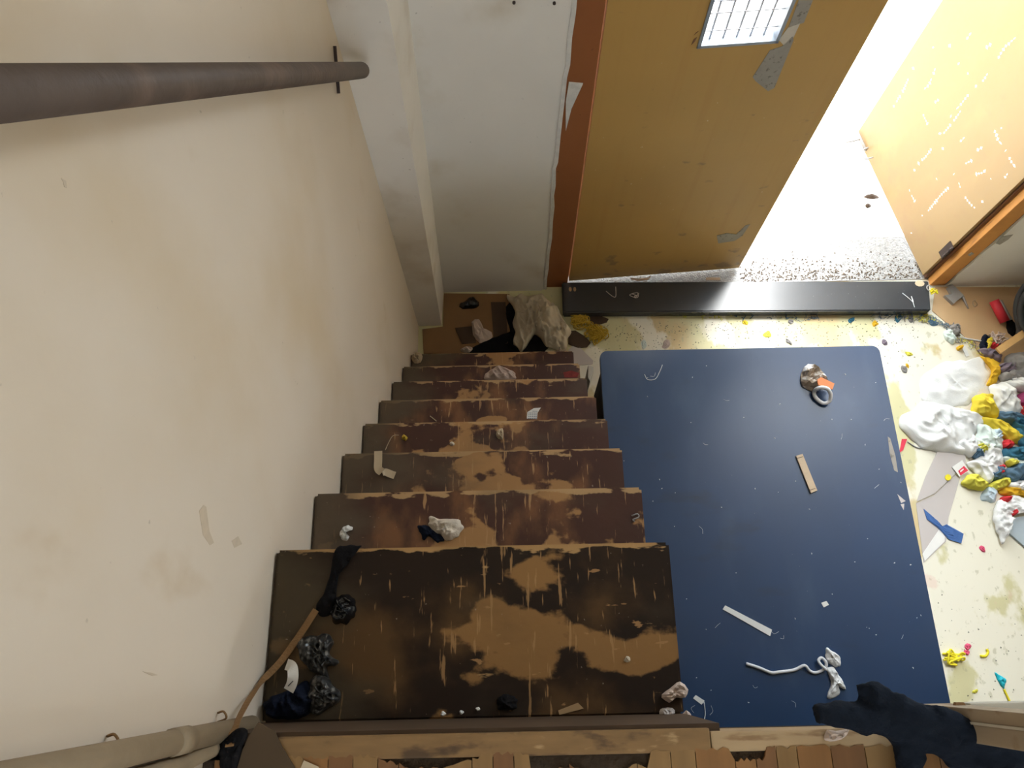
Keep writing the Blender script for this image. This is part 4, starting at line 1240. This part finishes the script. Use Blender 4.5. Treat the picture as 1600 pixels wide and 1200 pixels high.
R_('white_cloth', ((1408, 662), (1422, 640), (1440, 628), (1480, 636), (1515, 640), (1532, 655), (1526, 678), (1508, 708), (1478, 706), (1448, 702), (1424, 690)), C_white,
   'large white cloth spread next to the table edge', h=0.05, fold=0.035, freq=14, seed=1, rings=18)
R_('white_cloth', ((1440, 590), (1470, 570), (1528, 560), (1545, 580), (1535, 605), (1512, 630), (1470, 638), (1438, 625)), C_white, 'bright white sheet in the door light', h=0.02, fold=0.015, freq=12, seed=2)
o = plate('packing_paper', ((1464, 706), (1508, 710), (1509, 724), (1460, 771), (1432, 784), (1446, 745)), 0.0065, M_kraft, 0.0015); tag(o, 'grey packing paper sheet under the red printed label', 'paper')
pp = plate('packing_paper', ((1431, 786), (1458, 775), (1491, 742), (1500, 746), (1482, 808), (1478, 846), (1443, 879)), F0, M_kraft, 0.002); tag(pp, 'grey packing paper sheet with the blue scrap on it', 'paper')
P = [at(x, y, z=0.0028) - pp.location for x, y in ((1468, 826), (1476, 838), (1476, 846), (1445, 876), (1441, 866))]
v, f = prism_geo(P, (0, 0, 0.001)); mesh_obj('folded_corner', v, f, M_paper, pp)
R_('blue_scrap', ((1443, 795), (1455, 805), (1468, 820), (1476, 824), (1479, 819), (1503, 833), (1501, 848), (1483, 843), (1464, 823), (1450, 812)), C_blue, 'royal blue cloth scrap on the grey packing paper',
   h=0.002, fold=0.006, freq=40, seed=3, z=0.0045, rings=8, per=1, smooth=False)
o = plate('yellow_dot', [(1481 + 5 * math.cos(a), 746 + 5 * math.sin(a)) for a in [k * .785 for k in range(8)]], 0.0085, M_yellowrub, 0.003); tag(o, 'round yellow dot on the grey packing paper', 'sticker')
lb2 = plate('printed_label', ((1487, 730), (1503, 719), (1514, 736), (1499, 745)), 0.012, M_paper, 0.003); tag(lb2, 'white label with a red print beside the lemon rag', 'label')
P = [at(x, y, z=0.0153) - lb2.location for x, y in ((1497, 736), (1506, 728), (1513, 735), (1501, 743))]
v, f = prism_geo(P, (0, 0, 0.0006)); mesh_obj('red_print', v, f, M_redprint, lb2)
P = [at(x, y, z=0.0162) - lb2.location for x, y in ((1500, 736), (1505, 732), (1506, 733.5), (1501, 738))]
v, f = prism_geo(P, (0, 0, 0.0004)); mesh_obj('white_print', v, f, M_paper, lb2)

R_('under_sheet', ((1502, 650), (1530, 606), (1562, 582), (1612, 586), (1640, 640), (1640, 758), (1582, 768), (1540, 744), (1514, 716)), C_offwhite, 'wide off-white sheet spread under the rag heap', h=0.002, fold=0.0055, freq=14, seed=70, rings=22)
for i, (px, m, lab) in enumerate((
        (((1558, 588), (1580, 578), (1602, 592), (1576, 602)), C_grey, 'grey frayed rag above the white rag'),
        (((1552, 646), (1575, 640), (1602, 650), (1590, 664), (1560, 660)), C_denim, 'slate rag between the white rag and the long yellow rag'),
        (((1536, 692), (1562, 700), (1560, 724), (1540, 730), (1524, 714)), C_white, 'white rag below the pale mint rag'),
        (((1584, 670), (1622, 672), (1622, 700), (1594, 700)), C_teal, 'teal rag right of the long yellow rag tip'),
        (((1568, 714), (1600, 716), (1600, 730), (1574, 726)), C_mint, 'pale mint rag beside the frayed lemon scrap'),
        (((1574, 756), (1612, 750), (1624, 768), (1588, 768)), C_white, 'white rag above the amber strip'),
        (((1586, 642), (1600, 634), (1606, 646), (1592, 652)), C_red, 'red scrap below the maroon rag'),
        (((1592, 708), (1614, 704), (1614, 718), (1596, 718)), C_yellow, 'yellow rag at the right edge beside the teal rag'),
        (((1558, 572), (1580, 566), (1586, 580), (1564, 584)), C_purple, 'purple-grey rag right of the amber rag'),
        (((1498, 692), (1520, 680), (1532, 700), (1514, 714)), C_white, 'white cloth corner above the packing paper'),
        (((1543, 736), (1560, 727), (1570, 745), (1552, 752)), C_denim, 'slate rag under the red scrap and white rag'),
        (((1548, 668), (1560, 676), (1562, 690), (1550, 686)), C_paleblue, 'pale blue scrap beneath the long yellow rag'))):
    R_('heap_rag', px, m, lab, h=0.035, fold=0.03, freq=30, ang=0.4 + i, seed=100 + i, rings=12, z=0.012)
R_('white_rag', ((1509, 724), (1530, 716), (1558, 708), (1566, 720), (1556, 744), (1542, 754), (1530, 745), (1517, 735)), C_white, 'white rag between the lemon rag and the red scrap', freq=20, seed=4)
R_('mint_rag', ((1528, 664), (1540, 664), (1556, 678), (1566, 692), (1562, 712), (1545, 710), (1530, 698), (1522, 688)), C_mint, 'pale mint rag in the middle of the heap', seed=5)
R_('yellow_rag', ((1532, 558), (1553, 562), (1562, 574), (1556, 598), (1540, 604), (1548, 580)), C_amber, 'amber yellow rag at the top of the heap', h=0.04, seed=6)
R_('yellow_rag', ((1520, 622), (1535, 615), (1547, 618), (1553, 640), (1556, 654), (1535, 652), (1516, 645)), C_yellow, 'folded yellow rag beside the bright white sheet', h=0.06, fold=0.04, freq=18, seed=7)
R_('yellow_rag', ((1532, 653), (1550, 653), (1567, 657), (1584, 674), (1598, 688), (1594, 695), (1566, 686), (1544, 670)), C_yellow, 'long yellow rag pointing right above the red scrap', h=0.05, seed=8, freq=18)
R_('lemon_rag', ((1502, 755), (1512, 742), (1526, 743), (1545, 757), (1534, 767), (1512, 763)), C_lemon, 'lemon yellow rag beside the printed label', h=0.05, seed=9)
R_('lemon_rag', ((1544, 758), (1558, 750), (1572, 747), (1576, 758), (1562, 766), (1550, 766)), C_lemon, 'lemon yellow rag above the pale blue cloth', h=0.04, seed=10)
R_('amber_rag', ((1560, 766), (1575, 760), (1610, 765), (1615, 780), (1590, 776), (1566, 774)), C_amber, 'amber rag strip at the lower edge of the heap', h=0.04, seed=11)
R_('white_rag', ((1545, 604), (1562, 598), (1578, 606), (1596, 640), (1588, 650), (1560, 648), (1552, 630)), C_white, 'white rag beside the folded yellow rag', h=0.06, seed=12)
R_('white_rag', ((1562, 598), (1590, 590), (1625, 596), (1625, 620), (1590, 612)), C_white, 'white rag at the right edge below the grey heap', h=0.07, seed=13, fold=0.04)
R_('maroon_rag', ((1582, 622), (1605, 612), (1630, 625), (1625, 645), (1600, 644), (1588, 636)), C_maroon, 'maroon patterned rag at the right edge of the heap', h=0.06, seed=14, freq=40)
R_('grey_rag', ((1568, 562), (1590, 552), (1630, 552), (1640, 588), (1600, 594), (1576, 582)), C_grey, 'grey rag heap below the orange lath', h=0.08, seed=15, freq=26)
R_('teal_rag', ((1566, 652), (1590, 648), (1625, 655), (1625, 690), (1600, 690), (1582, 668)), C_teal, 'teal frayed rag at the right edge of the heap', h=0.06, seed=16, freq=40)
R_('teal_rag', ((1564, 702), (1590, 698), (1625, 700), (1620, 722), (1590, 724), (1570, 716)), C_teal, 'teal rag below the red scrap', h=0.05, seed=17, freq=34)
R_('red_scrap', ((1561, 692), (1570, 688), (1583, 692), (1578, 702), (1566, 702)), C_red, 'bright red scrap under the long yellow rag', h=0.05, seed=18, rings=7)
R_('red_scrap', ((1560, 724), (1567, 728), (1566, 740), (1556, 743), (1553, 736)), C_red, 'red scrap beside the slate blue cloth', h=0.04, seed=19, rings=7)
R_('slate_cloth', ((1568, 738), (1590, 722), (1604, 730), (1590, 752), (1574, 750)), C_denim, 'slate blue folded cloth in the lower heap', h=0.06, fold=0.02, seed=20)
R_('slate_cloth', ((1590, 728), (1625, 720), (1630, 756), (1596, 752)), C_denim, 'slate blue cloth at the right edge of the heap', h=0.06, fold=0.03, seed=30)
R_('blue_rag', ((1516, 706), (1528, 698), (1540, 704), (1532, 716), (1518, 716)), C_denim, 'small blue rag beside the large white cloth', h=0.03, seed=21, freq=40, rings=8)
R_('yellow_scrap', ((1526, 696), (1536, 692), (1542, 700), (1536, 710), (1530, 706)), C_lemon, 'tiny lemon scrap on the small blue rag', h=0.045, seed=22, freq=40, rings=7)
R_('yellow_scrap', ((1580, 704), (1587, 702), (1590, 712), (1583, 716)), C_yellow, 'small yellow leaf-shaped scrap on the teal rag', h=0.085, fold=0.008, seed=23, rings=6)
R_('yellow_scrap', ((1570, 720), (1584, 716), (1588, 726), (1574, 730)), C_lemon, 'frayed lemon scrap above the slate blue cloth', h=0.07, seed=24, freq=50, rings=7)
R_('pale_blue_cloth', ((1531, 780), (1536, 768), (1545, 758), (1558, 763), (1554, 784), (1540, 784)), C_paleblue, 'pale blue cloth square below the lemon rag', h=0.03, fold=0.012, seed=25)
R_('lace_rag', ((1556, 786), (1574, 776), (1600, 778), (1625, 790), (1610, 800), (1586, 800), (1574, 812), (1570, 838), (1566, 848), (1556, 830), (1552, 804)), C_white, 'white lace rag with red spots at the right edge', h=0.05, fold=0.03, seed=26, freq=36, z=0.0128)
R_('red_scrap', ((1562, 778), (1572, 776), (1571, 786), (1564, 788)), C_red, 'red scrap on the corner of the lace rag', h=0.065, seed=27, rings=6)
R_('red_scrap', ((1574, 794), (1581, 795), (1580, 808), (1574, 806)), C_red, 'red scrap at the end of the lace rag above the grey board', h=0.06, seed=28, rings=6)
o = plate('grey_board', ((1566, 826), (1580, 810), (1640, 800), (1640, 890)), F0, M_slate, 0.012); tag(o, 'blue-grey board on the floor at the right edge', 'board')
R_('purple_rag', ((1526, 547), (1545, 546), (1564, 556), (1560, 566), (1540, 558)), C_purple, 'purple-grey rag above the amber rag', h=0.03, seed=29, freq=40, rings=9, z=BZ)
R_('navy_rag', ((1530, 538), (1536, 524), (1543, 525), (1542, 536), (1540, 548), (1531, 546)), C_navy, 'small navy rag on the edge of the tan panel', h=0.03, seed=31, freq=40, rings=8, z=BZ)
R_('yellow_strip', ((1539, 531), (1545, 529), (1546, 534), (1543, 547), (1539, 546)), C_yellow, 'yellow strip beside the small navy rag', h=0.04, seed=32, rings=6, z=BZ)
R_('red_scrap', ((1544, 540), (1552, 536), (1557, 543), (1550, 548)), C_red, 'dark red scrap on the edge of the tan panel', h=0.03, seed=33, rings=6, z=BZ)
tangle('mesh_tangle', (1557, 530), BZ, C_pink, 0.003, 40, 0.045, 'tangle of white and red mesh on the tan panel', 'mesh', 6, 0.03)
tube('white_wire', [at(1498, 527, z=BZ + .004), at(1515, 530, z=BZ + .004), at(1534, 533, z=BZ + .004)], 0.005, M_ring, seg=6, label='white wire lying on the tan panel', cat='wire')
R_('grey_rag', ((1483, 512), (1492, 507), (1498, 514), (1496, 525), (1488, 522)), C_grey, 'grey rag wad on the edge of the tan panel', h=0.03, seed=34, rings=8, z=BZ)
R_('white_rag', ((1474, 520), (1484, 514), (1492, 528), (1488, 538), (1478, 532)), C_mint, 'pale rag under the grey wad', h=0.02, seed=35, rings=8)
R_('yellow_scrap', ((1494, 543), (1500, 541), (1502, 546), (1496, 548)), C_amber, 'amber scrap on the floor near the tan panel', h=0.02, seed=36, rings=6)
o = plate('white_strip', ((1502, 543), (1508, 541), (1514, 556), (1509, 558)), F0, M_paper, 0.004); tag(o, 'short white strip beside the amber scrap', 'strip')
# floor scraps between table and door
scr = [((1199, 523), 7, C_lemon, 'yellow and green scrap behind the table'), ((1163, 504), 6, C_yellow, 'round yellow scrap by the black plank'), ((1232, 534), 7, C_grey, 'flat grey scrap behind the table edge'),
       ((1330, 500), 6, C_teal, 'turquoise scrap beside the black plank'), ((1367, 506), 6, C_amber, 'amber scrap beside the black plank'), ((1404, 496), 8, C_teal, 'teal frayed scrap at the front of the black plank'),
       ((1384, 490), 7, C_denim, 'slate frayed scrap at the front of the black plank'), ((1424, 498), 9, C_grey, 'grey frayed scrap near the end of the black plank'), ((1445, 492), 8, C_yellow, 'yellow scrap at the end of the black plank'),
       ((1458, 505), 9, C_denim, 'blue frayed scrap below the end of the black plank'), ((1150, 492), 4, C_denim, 'tiny blue scrap at the front of the black plank'), ((1272, 497), 6, C_grey, 'small grey scrap at the front of the black plank'),
       ((1382, 535), 7, C_purple, 'purple-grey scrap near the table far corner'), ((1412, 577), 8, C_grey, 'grey twisted scrap right of the table'), ((1418, 572), 5, C_amber, 'yellow scrap on the twisted grey one'),
       ((1040, 538), 8, C_pink, 'orange-pink crumpled scrap behind the table left part'), ((1006, 538), 7, C_mint, 'pale scrap behind the table left corner'), ((1062, 491), 5, C_pink, 'pale splinter in front of the dark plank part'),
       ((1236, 503), 5, C_grey, 'narrow grey scrap in the bright floor strip'), ((1420, 553), 7, C_lemon, 'pale yellow scrap in the door light'), ((1535, 858), 6, M_pinkpl, 'pink rubber bit on the peeled floor'),
       ((1512, 1010), 6, M_pinkpl, 'pink bit on the floor, farther of two'), ((1510, 1020), 5, M_pinkpl, 'pink bit on the floor, nearer of two'), ((1523, 1080), 5, C_lemon, 'yellow scrap near the railing beam')]
rs = random.Random(8)
for i, (c, r, m, lab) in enumerate(scr):
    n = 7
    px = []
    a0 = rs.uniform(0, 6.28)
    asp = rs.uniform(0.45, 1)
    rot = rs.uniform(0, 3.14)
    for k in range(n):
        a = 6.283 * k / n
        q = r * rs.uniform(0.6, 1.15)
        u, w = q * math.cos(a), q * asp * math.sin(a)
        px.append((c[0] + u * math.cos(rot) - w * math.sin(rot), c[1] + u * math.sin(rot) + w * math.cos(rot)))
    R_('floor_scrap', px, m, lab, h=0.003, fold=0.007, freq=50, seed=60 + i, rings=5, per=2, smooth=False, cat='scrap', group='small scraps on the floor')
o = plate('red_strip', ((1409, 686), (1417, 686), (1411, 703), (1405, 708)), F0, M_redprint, 0.003); tag(o, 'red paper strip against the right table edge', 'strip')
tube('dark_wire', [at(x, y, z=0.004) for x, y in ((1418, 690), (1430, 698), (1442, 701), (1454, 702), (1452, 698), (1440, 699))], 0.003, M_metal, seg=5, label='bent wire below the large white cloth', cat='wire')
tangle('yellow_elastic', (1487, 1030), F0, M_yellowrub, 0.0045, 22, 0.05, 'knotted yellow elastic beside the table', 'elastic', 12, 0.02)
tube('yellow_curl', [at(x, y, z=0.006) for x, y in ((1532, 1025), (1540, 1025), (1544, 1019), (1542, 1014))], 0.006, M_yellowrub, seg=6, label='short yellow curl on the peeled floor', cat='curl')
R_('turquoise_foil', ((1554, 1051), (1562, 1055), (1572, 1062), (1570, 1070), (1568, 1076), (1560, 1066)), M_tealpl, 'turquoise foil petal on the floor at the right', h=0.01, fold=0.01, freq=40, seed=90, rings=6)
tube('yellow_straw', [at(1569, 1077, z=.004), at(1574, 1088, z=.004), at(1580, 1100, z=.004)], 0.005, M_yellowrub, seg=6, label='yellow straw leading from the turquoise petal', cat='straw')
# crumbs swept all over the floor, too small to count
V, F = [], []
for k in range(1500):
    if rg.random() < 0.5:
        x, y = rg.uniform(0.4, 2.5), 1.72 - abs(rg.gauss(0, 0.10))
    else:
        x, y = rg.uniform(1.62, 3.0), rg.uniform(-0.3, 1.6)
    if x > 1.6 and y > 0.3 and (y < 1.35 or x > 2.2):
        continue
    s = rg.uniform(0.001, 0.0045)
    b = len(V)
    for q in ((-s, -s * .7, 0), (s, -s * .5, 0), (0, s, 0), (rg.uniform(-s, s) * .4, 0, s)):
        V.append(Vector((x + q[0], y + q[1], 0.0003 + q[2])))
    F += [(b, b + 1, b + 3), (b + 1, b + 2, b + 3), (b + 2, b, b + 3), (b, b + 2, b + 1)]
o = mesh_obj('floor_crumbs', V, F, material('thread_crumbs', (0.30, 0.30, 0.24), 0.9, 0.4, 40)); tag(o, 'fine thread crumbs swept over the vinyl floor', 'crumbs', kind='stuff')

# swept-up thread ends along the plank and round the edge of the tan board
rt_ = random.Random(31)
for nm, spots, m_, lab in (('thread_sweepings', [(1150, 492, 1300, 497), (1360, 489, 1455, 494), (1455, 498, 1492, 512)], C_denim, 'blue-grey thread ends swept along the front of the black plank'),
                           ('thread_sweepings', [(1370, 492, 1460, 500), (1478, 508, 1500, 530), (1515, 535, 1560, 556)], C_grey, 'grey thread ends swept round the tan board edge'),
                           ('thread_sweepings', [(1400, 490, 1465, 498), (1490, 520, 1560, 560), (1030, 490, 1160, 494)], C_lemon, 'yellow thread ends swept round the tan board and plank')):
    geos = []
    for (xa, ya, xb, yb) in spots:
        for k in range(26):
            t = rt_.random()
            c = at(xa + (xb - xa) * t + rt_.uniform(-4, 4), ya + (yb - ya) * t + rt_.uniform(-3, 5), z=0.0065)
            a = rt_.uniform(0, 6.28)
            L = rt_.uniform(0.012, 0.04)
            e1 = Vector((math.cos(a), math.sin(a), 0)) * L / 2
            e2 = Vector((-math.sin(a), math.cos(a), rt_.uniform(0, 0.4))) * L * rt_.uniform(-0.6, 0.6)
            e2.z = abs(e2.z)
            geos.append(tube_geo(catmull([c - e1, c + e2, c + e1], 3), rt_.uniform(0.001, 0.0022), 4))
    o = joined(nm, geos, m_)
    tag(o, lab, 'thread', kind='stuff')
